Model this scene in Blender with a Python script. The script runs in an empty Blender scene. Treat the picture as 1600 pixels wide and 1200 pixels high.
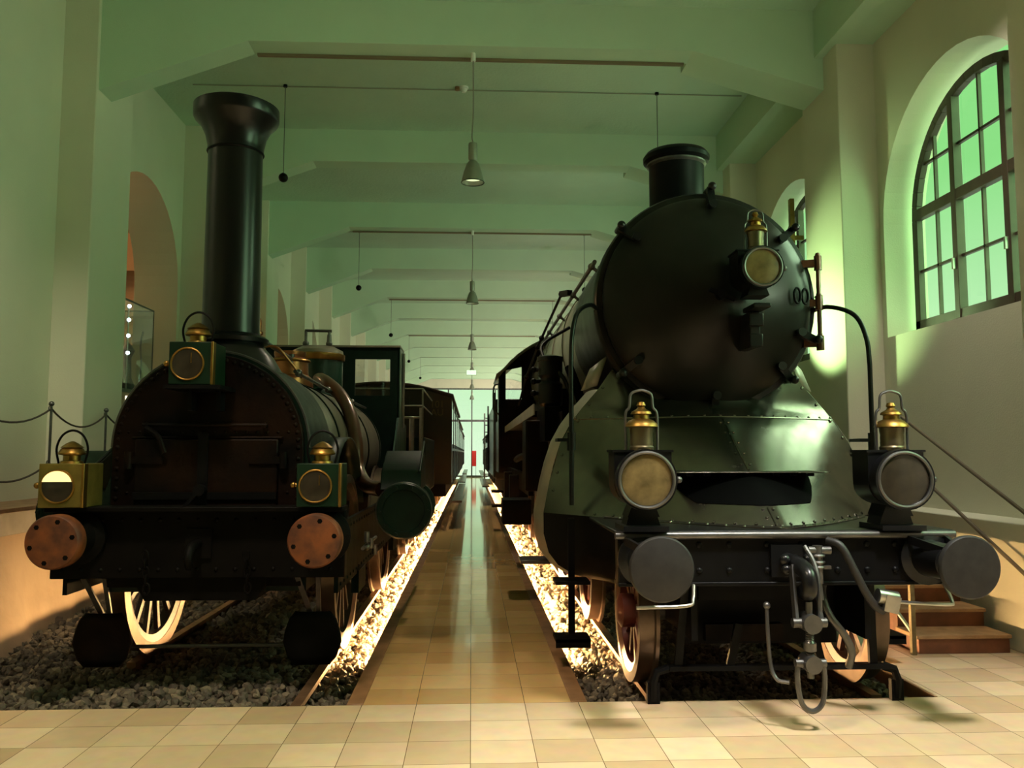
import bpy, math, random
import numpy as np
from mathutils import Vector, Matrix
random.seed(7); np.random.seed(7)
PI = math.pi
scn = bpy.context.scene
COL = scn.collection
ORIG = {}                                   # world origin of every object made here

# ------------------------------------------------------------------ mesh builder
def V(*a): return Vector(a)
def basis(d):
    d = Vector(d).normalized()
    u = d.cross(V(0, 0, 1)) if abs(d.z) < .95 else d.cross(V(0, 1, 0))
    u.normalize(); v = d.cross(u).normalized()
    return d, u, v
def crom(pts, n=6):
    P = [Vector(p) for p in pts]
    if len(P) < 3: return P
    Q = [P[0] * 2 - P[1]] + P + [P[-1] * 2 - P[-2]]; out = []
    for i in range(1, len(Q) - 2):
        a, b, c, d = Q[i - 1:i + 3]
        for k in range(n):
            t = k / n
            out.append(.5 * ((2 * b) + (c - a) * t + (2 * a - 5 * b + 4 * c - d) * t * t + (3 * b - a - 3 * c + d) * t ** 3))
    out.append(P[-1]); return out

class MB:
    def __init__(s): s.v = []; s.f = []
    def add(s, vs, fs):
        o = len(s.v); s.v += [tuple(p) for p in vs]; s.f += [tuple(i + o for i in q) for q in fs]; return s
    def box(s, x0, x1, y0, y1, z0, z1):
        return s.add([(x0,y0,z0),(x1,y0,z0),(x1,y1,z0),(x0,y1,z0),(x0,y0,z1),(x1,y0,z1),(x1,y1,z1),(x0,y1,z1)],
                     [(0,3,2,1),(4,5,6,7),(0,1,5,4),(1,2,6,5),(2,3,7,6),(3,0,4,7)])
    def cbox(s, c, h, rot=None):
        m = rot or Matrix.Identity(3); c = Vector(c)
        vs = [c + m @ V(h[0]*a, h[1]*b, h[2]*d) for d in (-1,1) for a, b in ((-1,-1),(1,-1),(1,1),(-1,1))]
        return s.add(vs, [(0,3,2,1),(4,5,6,7),(0,1,5,4),(1,2,6,5),(2,3,7,6),(3,0,4,7)])
    def bar(s, p0, p1, w, h, up=(0, 0, 1)):
        p0, p1 = Vector(p0), Vector(p1); d = (p1 - p0).normalized(); u = d.cross(Vector(up))
        if u.length < 1e-4: u = d.cross(V(0, 1, 0))
        u.normalize(); v = u.cross(d)
        vs = [p + u * a * w / 2 + v * b * h / 2 for p in (p0, p1) for a, b in ((-1,-1),(1,-1),(1,1),(-1,1))]
        return s.add(vs, [(0,1,2,3),(7,6,5,4),(0,4,5,1),(1,5,6,2),(2,6,7,3),(3,7,4,0)])
    def lathe(s, prof, org, axis=(0, 0, 1), seg=32, a0=0, a1=2 * PI):
        d, u, v = basis(axis); org = Vector(org); full = abs(a1 - a0 - 2 * PI) < 1e-6
        n = seg if full else seg + 1; vs = []; rows = []
        for r, h in prof:
            if r < 1e-6:
                rows.append([len(vs)]); vs.append(org + d * h)
            else:
                row = []
                for k in range(n):
                    a = a0 + (a1 - a0) * k / seg
                    row.append(len(vs)); vs.append(org + d * h + (u * math.cos(a) + v * math.sin(a)) * r)
                rows.append(row)
        fs = []
        for A, B in zip(rows, rows[1:]):
            for k in range(seg):
                k2 = (k + 1) % n
                if len(A) == 1 and len(B) == 1: continue
                if len(A) == 1: fs.append((A[0], B[k2], B[k]))
                elif len(B) == 1: fs.append((A[k], A[k2], B[0]))
                else: fs.append((A[k], A[k2], B[k2], B[k]))
        return s.add(vs, fs)
    def cyl(s, p0, p1, r, r1=None, seg=16):
        p0, p1 = Vector(p0), Vector(p1); L = (p1 - p0).length
        return s.lathe([(0, 0), (r, 0), (r if r1 is None else r1, L), (0, L)], p0, p1 - p0, seg)
    def ball(s, c, r, seg=14, rings=8, sz=1):
        return s.lathe([(r * math.sin(PI * k / rings), -r * sz * math.cos(PI * k / rings)) for k in range(rings + 1)], c, (0, 0, 1), seg)
    def rivet(s, c, n, r=.016):
        return s.lathe([(r, 0), (r * .8, r * .5), (0, r * .75)], c, n, 8)
    def tube(s, pts, r, seg=8, closed=False, rr=None):
        P = [Vector(p) for p in pts]; n = len(P)
        T = []
        for i in range(n):
            a = P[(i - 1) % n] if (closed or i > 0) else P[i]; b = P[(i + 1) % n] if (closed or i < n - 1) else P[i]
            T.append((b - a).normalized())
        _, u, _ = basis(T[0]); vs = []
        for i in range(n):
            u = (u - T[i] * u.dot(T[i])).normalized(); w = T[i].cross(u)
            q = rr[i] if rr else r
            vs += [P[i] + (u * math.cos(2 * PI * k / seg) + w * math.sin(2 * PI * k / seg)) * q for k in range(seg)]
        fs = []
        for i in range(n if closed else n - 1):
            j = (i + 1) % n
            for k in range(seg):
                k2 = (k + 1) % seg; fs.append((i*seg+k, i*seg+k2, j*seg+k2, j*seg+k))
        if not closed: fs += [tuple(range(seg))[::-1], tuple((n-1)*seg + k for k in range(seg))]
        return s.add(vs, fs)
    def ring(s, c, n, R, r, seg=24, tseg=8, sx=1, sy=1):
        d, u, v = basis(n); c = Vector(c)
        return s.tube([c + u * R * sx * math.cos(2*PI*k/seg) + v * R * sy * math.sin(2*PI*k/seg) for k in range(seg)], r, tseg, True)
    def prism(s, poly, ax, h0, h1):
        """polygon of 2D points extruded along axis ax (0: points are y,z; 1: x,z; 2: x,y)"""
        def P(a, b, h): return ((h, a, b), (a, h, b), (a, b, h))[ax]
        n = len(poly); vs = [P(a, b, h0) for a, b in poly] + [P(a, b, h1) for a, b in poly]
        return s.add(vs, [tuple(range(n))[::-1], tuple(range(n, 2*n))] + [(i, (i+1) % n, n + (i+1) % n, n + i) for i in range(n)])
    def grid(s, rows, closed=False):
        n = len(rows[0]); vs = [p for r in rows for p in r]; fs = []
        for i in range(len(rows) - 1):
            for k in range(n if closed else n - 1):
                k2 = (k + 1) % n; fs.append((i*n+k, i*n+k2, (i+1)*n+k2, (i+1)*n+k))
        return s.add(vs, fs)
    def build(s, name, m, parent=None, bevel=0, solid=0, smooth=True, org=None):
        w = ORIG[parent.name] if parent else Vector(org or (0, 0, 0))
        me = bpy.data.meshes.new(name)
        me.from_pydata([(p[0]-w[0], p[1]-w[1], p[2]-w[2]) for p in s.v], [], s.f)
        me.materials.append(m); me.validate()
        bpy_fix(me)
        if smooth:
            me.shade_smooth(); me.set_sharp_from_angle(angle=math.radians(38))
        o = bpy.data.objects.new(name, me); COL.objects.link(o)
        if parent: o.parent = parent
        else: o.location = w
        ORIG[o.name] = w
        if solid:
            q = o.modifiers.new('solid', 'SOLIDIFY'); q.thickness = solid; q.offset = 0
        if bevel:
            q = o.modifiers.new('bevel', 'BEVEL'); q.width = bevel; q.segments = 2; q.limit_method = 'ANGLE'; q.angle_limit = math.radians(50)
        return o
import bmesh
def bpy_fix(me):
    b = bmesh.new(); b.from_mesh(me); bmesh.ops.recalc_face_normals(b, faces=b.faces); b.to_mesh(me); b.free()

def tag(o, label, cat, group=None, kind=None):
    o['label'] = label; o['category'] = cat
    if group: o['group'] = group
    if kind: o['kind'] = kind
    return o
def thing(name, label, cat, loc, group=None):
    o = bpy.data.objects.new(name, None); COL.objects.link(o); o.location = loc; o.empty_display_size = .2
    ORIG[o.name] = Vector(loc)
    return tag(o, label, cat, group)

# ------------------------------------------------------------------ materials
def mat(name, col, rough=.5, metal=0., var=.0, vscale=6., bump=0., bscale=40., coat=0., col2=None, spec=.5, emit=None, estr=0):
    m = bpy.data.materials.new(name); m.use_nodes = True
    nt = m.node_tree; b = nt.nodes['Principled BSDF']
    b.inputs['Base Color'].default_value = (*col, 1); b.inputs['Roughness'].default_value = rough
    b.inputs['Metallic'].default_value = metal; b.inputs['Coat Weight'].default_value = coat
    b.inputs['Coat Roughness'].default_value = .12; b.inputs['Specular IOR Level'].default_value = spec
    if emit: b.inputs['Emission Color'].default_value = (*emit, 1); b.inputs['Emission Strength'].default_value = estr
    tc = nt.nodes.new('ShaderNodeTexCoord')
    if var or col2:
        n = nt.nodes.new('ShaderNodeTexNoise'); n.inputs['Scale'].default_value = vscale; n.inputs['Detail'].default_value = 6
        nt.links.new(tc.outputs['Object'], n.inputs['Vector'])
        r = nt.nodes.new('ShaderNodeValToRGB'); r.color_ramp.elements[0].position = .36; r.color_ramp.elements[1].position = .66
        c2 = col2 or tuple(c * (1 - var) for c in col)
        r.color_ramp.elements[0].color = (*c2, 1); r.color_ramp.elements[1].color = (*col, 1)
        nt.links.new(n.outputs['Fac'], r.inputs['Fac']); nt.links.new(r.outputs['Color'], b.inputs['Base Color'])
        mr = nt.nodes.new('ShaderNodeMapRange'); mr.inputs['To Min'].default_value = min(1, rough + .12); mr.inputs['To Max'].default_value = max(.03, rough - .08)
        nt.links.new(n.outputs['Fac'], mr.inputs['Value']); nt.links.new(mr.outputs['Result'], b.inputs['Roughness'])
    if bump:
        n2 = nt.nodes.new('ShaderNodeTexNoise'); n2.inputs['Scale'].default_value = bscale; n2.inputs['Detail'].default_value = 5
        nt.links.new(tc.outputs['Object'], n2.inputs['Vector'])
        bp = nt.nodes.new('ShaderNodeBump'); bp.inputs['Strength'].default_value = bump; bp.inputs['Distance'].default_value = .02
        nt.links.new(n2.outputs['Fac'], bp.inputs['Height']); nt.links.new(bp.outputs['Normal'], b.inputs['Normal'])
    return m
def pane_mat(name, tint=(1, 1, 1), gloss=.08, rough=.02):
    m = bpy.data.materials.new(name); m.use_nodes = True; nt = m.node_tree; nt.nodes.clear()
    o = nt.nodes.new('ShaderNodeOutputMaterial'); mx = nt.nodes.new('ShaderNodeMixShader')
    t = nt.nodes.new('ShaderNodeBsdfTransparent'); g = nt.nodes.new('ShaderNodeBsdfGlossy')
    t.inputs['Color'].default_value = (*tint, 1); g.inputs['Roughness'].default_value = rough
    mx.inputs['Fac'].default_value = gloss
    nt.links.new(t.outputs[0], mx.inputs[1]); nt.links.new(g.outputs[0], mx.inputs[2]); nt.links.new(mx.outputs[0], o.inputs['Surface'])
    return m
M = dict(
    wall=mat('wall_plaster', (.70, .68, .54), .85, var=.05, vscale=1.2, bump=.12, bscale=60),
    ceil=mat('ceiling_plaster', (.50, .66, .50), .9, var=.05, vscale=1.5, bump=.45, bscale=22),
    beam=mat('beam_plaster', (.52, .68, .50), .85, var=.04, vscale=1.5, bump=.12, bscale=60),
    gallery=mat('gallery_plaster', (.42, .30, .19), .9, var=.1, vscale=2),
    plinth=mat('sandy_render', (.27, .20, .135), .9, var=.2, vscale=2.5, bump=.6, bscale=5),
    greyface=mat('grey_fascia', (.20, .19, .17), .7, var=.15),
    oak=mat('oak_cap', (.30, .16, .08), .45, var=.3, vscale=8),
    frame=mat('dark_window_wood', (.055, .035, .022), .5, var=.2),
    treads=mat('worn_tread_wood', (.36, .21, .10), .5, var=.3, vscale=9),
    steps=mat('red_brown_step_wood', (.17, .055, .022), .5, var=.35, vscale=9),
    black=mat('black_paint', (.004, .004, .0045), .42, var=.4, vscale=9, spec=.12),
    sooty=mat('sooty_black', (.004, .0035, .003), .55, var=.4, vscale=7, spec=.07),
    gloss=mat('black_enamel', (.006, .006, .0065), .30, spec=.3, coat=.05),
    smoke=mat('smokebox_black', (.009, .008, .0065), .32, var=.35, vscale=5, spec=.26, coat=.03),
    worn=mat('worn_brown_black', (.011, .0045, .002), .5, col2=(.0015, .0012, .001), vscale=3.2, bump=.3, bscale=14, spec=.10),
    apron=mat('grey_green_sheet', (.205, .188, .155), .21, metal=.95, var=.2, vscale=5),
    sheet=mat('boiler_grey_green', (.17, .155, .11), .36, var=.15, vscale=4, coat=.2),
    fgreen=mat('frame_dark_green', (.003, .007, .0045), .65, var=.4, vscale=8, spec=.06),
    green=mat('loco_green', (.006, .034, .020), .34, var=.35, vscale=6, coat=.1),
    dgreen=mat('loco_dark_green', (.0035, .013, .008), .38, var=.4, vscale=8, spec=.18),
    lgreen=mat('lantern_green', (.005, .022, .010), .40, var=.3, vscale=10, spec=.22),
    olive=mat('lantern_olive_brass', (.28, .21, .05), .4, metal=.7, var=.3, vscale=8),
    brass=mat('brass', (.38, .215, .055), .36, metal=1, var=.25, vscale=9),
    copper=mat('copper_brown', (.42, .17, .07), .36, metal=.9, var=.3, vscale=6),
    pipebrown=mat('brown_pipe', (.13, .05, .025), .3, metal=.3, var=.3, coat=.4),
    steel=mat('bright_steel', (.55, .53, .48), .3, metal=1, var=.2, vscale=12),
    dsteel=mat('dark_steel', (.16, .155, .15), .36, metal=.85, var=.3, vscale=10),
    bufface=mat('buffer_steel', (.026, .024, .024), .5, metal=.3, var=.35, vscale=14),
    redwheel=mat('oxide_red_wheel', (.11, .022, .014), .38, var=.3, coat=.2),
    bufwood=mat('rusty_buffer_wood', (.18, .048, .010), .55, col2=(.06, .016, .005), vscale=8),
    wheel=mat('dark_wheel', (.05, .03, .022), .4, var=.3),
    tire=mat('steel_tyre', (.17, .12, .09), .34, metal=.9, var=.3),
    rail=mat('rail_steel', (.30, .17, .10), .38, metal=.6, var=.4, vscale=10),
    coach=mat('coach_brown', (.022, .008, .005), .38, var=.3, vscale=5, coat=.3),
    roof=mat('coach_roof', (.06, .035, .025), .6, var=.3),
    letter=mat('gilt_lettering', (.12, .075, .028), .45),
    dglass=mat('dark_pane', (.01, .01, .012), .06, spec=.8),
    lensY=mat('amber_lens', (.20, .145, .062), .14, var=.5, vscale=9, coat=.3, spec=.35),
    lensD=mat('dim_lens', (.035, .028, .019), .14, var=.4, vscale=12, coat=.2, spec=.35),
    painted_reflection=mat('lens_reflection', (.9, .8, .45), .3, emit=(1, .82, .36), estr=1.0),
    bulb=mat('bulb', (.9, .9, .8), .3, emit=(.85, 1, .55), estr=1.0),
    flue=mat('tarnished_flue', (.17, .14, .08), .35, metal=.8, var=.3, vscale=9),
    pendant=mat('grey_pendant', (.30, .30, .25), .4, metal=.3, var=.1),
    track=mat('track_brown', (.20, .15, .09), .6), conduit=mat('conduit_grey', (.30, .33, .24), .6),
    white=mat('white_enamel', (.8, .82, .74), .35),
    cable=mat('cable_grey', (.10, .11, .09), .6),
    sign=mat('lit_sign', (.8, .9, .8), .4, emit=(.66, 1, .70), estr=.95),
    cord=mat('grey_brown_cord', (.15, .115, .075), .7),
    rope=mat('rope', (.06, .045, .035), .8),
    redsign=mat('red_banner', (.7, .03, .03), .5),
    strip=mat('light_strip', (1, .8, .5), .4, emit=(1, .62, .26), estr=14),
    led=mat('showcase_lamp', (1, 1, 1), .4, emit=(.75, .95, 1), estr=12),
    litpanel=mat('lit_panel', (1, 1, .9), .4, emit=(1, .93, .72), estr=1.6),
    kerb=mat('kerb_brown', (.30, .15, .065), .4, var=.3),
    recess_shade=mat('recess_shade_black', (.002, .002, .002), .9, spec=.05),
    leather=mat('hose_rubber', (.016, .014, .013), .5, var=.3),
    pale=mat('pale_grey_steel', (.42, .39, .31), .42, metal=.3, var=.15),
    ghost=mat('grey_wagon', (.20, .19, .17), .55, var=.3),
    glass=pane_mat('window_glass'), vglass=pane_mat('vitrine_glass', (.86, .93, .92), .14),
)
# polished stone tiles
def tile_mat(name, c1, c2, r0, r1):
    m = bpy.data.materials.new(name); m.use_nodes = True; nt = m.node_tree; b = nt.nodes['Principled BSDF']
    tc = nt.nodes.new('ShaderNodeTexCoord'); mp = nt.nodes.new('ShaderNodeMapping')
    mp.inputs['Location'].default_value = (.346 * 30, -5.49 + .346 * 40, 0)
    br = nt.nodes.new('ShaderNodeTexBrick'); br.offset = 0; br.squash = 1
    br.inputs['Scale'].default_value = 1; br.inputs['Brick Width'].default_value = .346; br.inputs['Row Height'].default_value = .346
    br.inputs['Mortar Size'].default_value = .0022; br.inputs['Mortar Smooth'].default_value = .2
    br.inputs['Color1'].default_value = (*c1, 1); br.inputs['Color2'].default_value = (*c2, 1)
    br.inputs['Mortar'].default_value = (.16, .10, .05, 1)
    nt.links.new(tc.outputs['Object'], mp.inputs['Vector']); nt.links.new(mp.outputs['Vector'], br.inputs['Vector'])
    n = nt.nodes.new('ShaderNodeTexNoise'); n.inputs['Scale'].default_value = 9; n.inputs['Detail'].default_value = 6
    nt.links.new(tc.outputs['Object'], n.inputs['Vector'])
    mx = nt.nodes.new('ShaderNodeMixRGB'); mx.blend_type = 'MULTIPLY'; mx.inputs['Fac'].default_value = .25
    nt.links.new(br.outputs['Color'], mx.inputs['Color1']); nt.links.new(n.outputs['Color'], mx.inputs['Color2'])
    nt.links.new(mx.outputs['Color'], b.inputs['Base Color'])
    mr = nt.nodes.new('ShaderNodeMapRange'); mr.inputs['To Min'].default_value = r0; mr.inputs['To Max'].default_value = r1
    nt.links.new(n.outputs['Fac'], mr.inputs['Value']); nt.links.new(mr.outputs['Result'], b.inputs['Roughness'])
    bp = nt.nodes.new('ShaderNodeBump'); bp.inputs['Strength'].default_value = .25; bp.inputs['Distance'].default_value = .002; bp.invert = True
    nt.links.new(br.outputs['Fac'], bp.inputs['Height']); nt.links.new(bp.outputs['Normal'], b.inputs['Normal'])
    return m
M['tile'] = tile_mat('cream_floor_tiles', (.76, .59, .38), (.52, .375, .215), .13, .24)
M['aisle'] = tile_mat('ochre_aisle_tiles', (.70, .45, .19), (.53, .32, .12), .05, .11)
def gravel_mat():
    m = bpy.data.materials.new('gravel'); m.use_nodes = True; nt = m.node_tree; b = nt.nodes['Principled BSDF']
    g = nt.nodes.new('ShaderNodeNewGeometry'); r = nt.nodes.new('ShaderNodeValToRGB')
    e = r.color_ramp.elements; e[0].color = (.050, .038, .027, 1); e[1].color = (.20, .155, .10, 1)
    k = r.color_ramp.elements.new(.55); k.color = (.088, .070, .048, 1)
    nt.links.new(g.outputs['Random Per Island'], r.inputs['Fac']); nt.links.new(r.outputs['Color'], b.inputs['Base Color'])
    b.inputs['Roughness'].default_value = .72
    return m
M['gravel'] = gravel_mat()

# ------------------------------------------------------------------ the hall
YF, YE = 5.49, 56.5                      # front of the pits, end wall
def YP(k): return 9.75 + 4.15 * k        # near face of pier k
XR, XL, XP, XPL = 4.8, -4.85, 4.35, -4.45
ZC = 7.12
def YR(k): return 9.42 + 4.15 * k        # near face of pier k on the right
def S(o, label, cat): return tag(o, label, cat, kind='structure')

f = MB()
f.box(-9, 9, -9, YF, -.35, 0); f.box(3.07, 5.0, YF, YE, -.35, 0)
floor_ = S(f.build('floor', M['tile'], smooth=False), 'polished cream stone tile floor with the central aisle between the pits', 'floor')
MB().box(-.73, .69, YF, YE, -.35, 0).build('aisle_paving', M['aisle'], floor_, smooth=False)
for i, (a, b_, lab) in enumerate(((-.76, -.685, 'left edge of the aisle'), (.645, .72, 'right edge of the aisle'))):
    t = MB().box(a - (.03 if i == 0 else 0), b_ + (.03 if i else 0), YF, YE, -.022, .006)
    S(t.build('trim_%d' % (i + 1), M['kerb'], bevel=.004), 'brown kerb strip along the ' + lab, 'kerb')
t = MB().box(3.05, 3.07, YF, YE, -.2, .004)
S(t.build('trim_3', M['kerb']), 'brown kerb strip on the wall side of the right pit', 'kerb')

def arch_pts(yc, hw, zs, n=24):
    return [(yc + hw * math.cos(PI * k / n), zs + hw * math.sin(PI * k / n)) for k in range(n + 1)]   # from +y to -y
def wall_bay(mb, x0, x1, y0, y1, z0, z1, opening=None):
    """wall slab between y0 and y1; opening = (yc, hw, sill, spring)"""
    if not opening:
        mb.box(x0, x1, y0, y1, z0, z1); return
    yc, hw, sill, zs = opening
    mb.box(x0, x1, y0, yc - hw, z0, z1); mb.box(x0, x1, yc + hw, y1, z0, z1)
    if sill > z0:                                         # sloped sill
        mb.prism([(x0, z0), (x1, z0), (x1, sill + .10), (x0, sill)], 1, yc - hw, yc + hw)
    P = arch_pts(yc, hw, zs)
    for (ya, za), (yb, zb) in zip(P, P[1:]):
        mb.prism([(yb, zb), (ya, za), (ya, z1), (yb, z1)], 0, x0, x1)
WIN = []
wr = MB(); prev = -9.
for k in range(-3, 12):
    yc = YR(k) - 1.50
    if yc > YE - 2: break
    if k < -1: wr.box(XR, XR + .5, YR(k - 1), YR(k), -.1, ZC); continue
    wall_bay(wr, XR, XR + .5, YR(k - 1), YR(k), -.1, ZC, (yc, 1.40, 2.93, 4.26)); WIN.append(yc)
wr.box(XR, XR + .5, YR(10), YE, -.1, ZC); wr.box(XR, XR + .5, -9, YR(-4), -.1, ZC)
wright = S(wr.build('wall_right', M['wall'], smooth=False), 'cream plastered right wall with arched window niches', 'wall')
for k in range(-3, 11):
    MB().box(XP, XR + .01, YR(k), YR(k) + 1.06, 0, ZC).build('pilaster', M['wall'], wright, bevel=.012)
MB().box(4.24, XR + .01, -9, YE, 6.50, ZC).build('edge_beam', M['beam'], wright)
MB().prism([(6.3, 0), (YR(0), 0), (YR(0), 1.03), (6.3, 1.03)], 0, 4.42, XR + .01).build('dado', M['wall'], wright, bevel=.01)

wl = MB()
for k in range(-3, 12):
    op = None
    if k >= 1 and YP(k) < YE: op = (YP(k - 1) + 1.1 + 1.53, 1.40, 1.1, 4.32)
    wall_bay(wl, XL - .7, XL, YP(k - 1), min(YP(k), YE), -.1, ZC, op)
wl.box(XL - .7, XL, -9, YP(-4), -.1, ZC)
wleft = S(wl.build('wall_left', M['wall'], smooth=False), 'cream plastered left wall with arched openings to a gallery', 'wall')
for k in range(-3, 12):
    if YP(k) + 1.1 < YE: MB().box(XL - .01, XPL, YP(k), YP(k) + 1.05, 0, ZC).build('pilaster', M['wall'], wleft, bevel=.012)
g = MB(); g.box(-9.2, -9.0, 9, YE, 0, 6); g.box(-9.2, XL - .7, 9, YE, 5.6, 5.75); g.box(-9.2, XL - .7, 9, YE, .98, 1.1); g.box(-9.2, XL - .7, 8.9, 9.0, 0, 6)
for yy in (15.2, 23.5, 31.8): g.box(-9.0, XL - .7, yy, yy + .3, 4.9, 5.6)
g.build('gallery', M['gallery'], wleft, smooth=False)

we = MB(); we.box(-9.2, -3.6, YE, YE + .4, -.1, ZC); we.box(3.6, 5.3, YE, YE + .4, -.1, ZC); we.box(-3.6, 3.6, YE, YE + .4, 6.0, ZC)
S(we.build('wall_back', M['wall'], smooth=False), 'far end wall around the tall glazed gate', 'wall')
wf = MB().box(-9.2, 5.3, -9.4, -9, -.1, ZC)
S(wf.build('wall_front', M['wall'], smooth=False), 'wall behind the viewer', 'wall')
d = MB()
for x in (-3.55, -1.6, 0, 1.6, 3.55): d.box(x - .04, x + .04, YE - .01, YE + .13, 0, 6.0)
d.box(-3.6, 3.6, YE - .02, YE + .12, 3.72, 3.86); d.box(-3.6, 3.6, YE, YE + .12, 0, .1); d.box(-3.6, 3.6, YE, YE + .12, 5.9, 6.0)
door = S(d.build('door_1', M['dsteel'], bevel=.01), 'tall glazed gate at the far end of the aisle', 'door')
MB().box(-3.55, 3.55, YE + .05, YE + .06, .05, 5.95).build('pane', M['glass'], door)

c = MB(); c.box(-9.2, 5.3, -9.4, YE + .4, ZC, ZC + .2)
ceil = S(c.build('ceiling', M['ceil'], smooth=False), 'rough plastered ceiling carried on haunched cross beams', 'ceiling')
for k in range(-4, 12):
    y = YP(k) + .05
    if y > YE - .5: break
    b = MB()
    b.prism([(XL - .01, 5.80), (-4.42, 5.92), (-2.72, 6.56), (2.72, 6.56), (4.33, 6.10), (XR + .01, 5.98), (XR + .01, ZC + .01), (XL - .01, ZC + .01)], 1, y, y + .35)
    b.prism([(XR + .01, 5.98), (4.33, 6.10), (2.72, 6.56), (2.72, ZC + .01), (XR + .01, ZC + .01)], 1, y + .35, y + .62)
    b.build('beam', M['beam'], ceil, smooth=False)

# arched casement windows on the right
def make_window(i, yc):
    X = XR + .32; hw, sill, zs = 1.28, 3.0, 4.26; a, b_ = X - .028, X + .028
    fr = MB(); P = arch_pts(yc, hw, zs); Q = arch_pts(yc, hw - .10, zs)
    for k in range(len(P) - 1):
        fr.prism([Q[k], P[k], P[k+1], Q[k+1]], 0, a - .02, b_)
    for s in (-1, 1):
        y = yc + s * (hw - .05); fr.box(a - .02, b_, y - .05, y + .05, sill, zs)
    fr.box(a - .02, b_, yc - hw, yc + hw, sill, sill + .10)
    o = S(fr.build('window_%d' % i, M['frame'], bevel=.006), 'arched dark wooden casement window in right wall bay, %s' % (ORD[i - 1] + ' from the front'), 'window')
    ztop = lambda y: zs + math.sqrt(max(0, (hw - .06) ** 2 - (y - yc) ** 2))
    MB().box(a - .03, b_, yc - hw + .05, yc + hw - .05, 4.25, 4.37).build('transom', M['frame'], o, bevel=.006)
    for s in (-1, 1):
        MB().box(a - .036, b_ + .004, yc + s*.43 - .042, yc + s*.43 + .042, sill, ztop(yc + s*.48)).build('mullion', M['frame'], o, bevel=.005)
    mt = MB()
    for q in (-.83, 0, .83):
        y = yc + q; mt.box(a + .01, b_ - .01, y - .014, y + .014, sill + .05, ztop(abs(q) + .02 + yc))
    for z in (3.66, 4.86):
        h = hw - .05 if z < zs else math.sqrt(max(.02, (hw - .06) ** 2 - (z - zs) ** 2)) - .02
        mt.box(a + .01, b_ - .01, yc - h, yc + h, z - .014, z + .014)
    mt.build('muntins', M['frame'], o)
    hd = MB()
    for s in (-1, 1): hd.box(a - .075, a - .03, yc + s*.43 - .012, yc + s*.43 + .012, 3.52, 3.64)
    hd.build('handle', M['steel'], o, bevel=.004)
    g = MB(); n = 24; A = [(X, yc - hw + .02, sill)] + [(X, y, z) for y, z in arch_pts(yc, hw - .02, zs)[::-1]] + [(X, yc + hw - .02, sill)]
    g.add(A, [tuple(range(len(A)))]); g.build('pane', M['glass'], o, smooth=False)
ORD = ['first', 'second', 'third', 'fourth', 'fifth', 'sixth', 'seventh', 'eighth', 'ninth', 'tenth', 'eleventh', 'twelfth', 'thirteenth', 'fourteenth', 'fifteenth']
for i, yc in enumerate([y for y in WIN if y > 5]): make_window(i + 1, yc)
BACKWIN = [y for y in WIN if y <= 5]

# raised walkway along the left wall
w = MB(); rows = []
for y in [2, 4, 5.0] + [5.4 + .1 * k for k in range(75)] + [13.5, 16, 20, 30, YE]:
    xb = float(np.interp(y, [2, 5.4, 6.7, 7.6, 8.6, 10, 12, 60], [-3.3, -3.5, -3.72, -3.93, -4.10, -4.20, -4.27, -4.28]))
    xb += .035 * math.sin(y * 5.1) + .02 * math.sin(y * 11.3 + 1)
    rows.append([(xb + (-4.26 - xb) * u ** .8, y, -.12 + .98 * u) for u in [k / 10 for k in range(11)]])
w.grid(rows)
walk = S(w.build('trim_4', M['plinth']), 'sandy rendered base wall under the left walkway', 'wall base')
MB().box(XL, -4.22, 2, YE, .85, 1.06).build('fascia', M['greyface'], walk, bevel=.005)
MB().box(XL, -4.18, 2, YE, 1.06, 1.10).build('cap', M['oak'], walk, bevel=.005)

# ------------------------------------------------------------------ gravel
def stones(x0, x1, spec, seed):
    rng = np.random.default_rng(seed)
    t = (1 + 5 ** .5) / 2
    iv = np.array([(-1,t,0),(1,t,0),(-1,-t,0),(1,-t,0),(0,-1,t),(0,1,t),(0,-1,-t),(0,1,-t),(t,0,-1),(t,0,1),(-t,0,-1),(-t,0,1)]) / math.hypot(1, t)
    ifc = np.array([(0,11,5),(0,5,1),(0,1,7),(0,7,10),(0,10,11),(1,5,9),(5,11,4),(11,10,2),(10,7,6),(7,1,8),(3,9,4),(3,4,2),(3,2,6),(3,6,8),(3,8,9),(4,9,5),(2,4,11),(6,2,10),(8,6,7),(9,8,1)])
    vs, fs, o = [], [], 0
    for ya, yb, dens, r in spec:
        n = int((x1 - x0) * (yb - ya) * dens)
        for _ in range(n):
            x = rng.uniform(x0 + .03, x1 - .03); y = rng.uniform(ya + .03, yb)
            sc = r * rng.uniform(.6, 1.25) * np.array([rng.uniform(.75, 1.3), rng.uniform(.7, 1.2), rng.uniform(.55, .95)])
            q = rng.normal(size=4); q /= np.linalg.norm(q); w_, a, b, c_ = q
            R = np.array([[1-2*(b*b+c_*c_), 2*(a*b-c_*w_), 2*(a*c_+b*w_)], [2*(a*b+c_*w_), 1-2*(a*a+c_*c_), 2*(b*c_-a*w_)], [2*(a*c_-b*w_), 2*(b*c_+a*w_), 1-2*(a*a+b*b)]])
            p = (iv * rng.uniform(.72, 1.2, (12, 1)) * sc) @ R.T
            p += (x, y, -.115 + rng.uniform(-.015, .03))
            vs.append(p); fs.append(ifc + o); o += 12
    return np.concatenate(vs), np.concatenate(fs)
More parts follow.
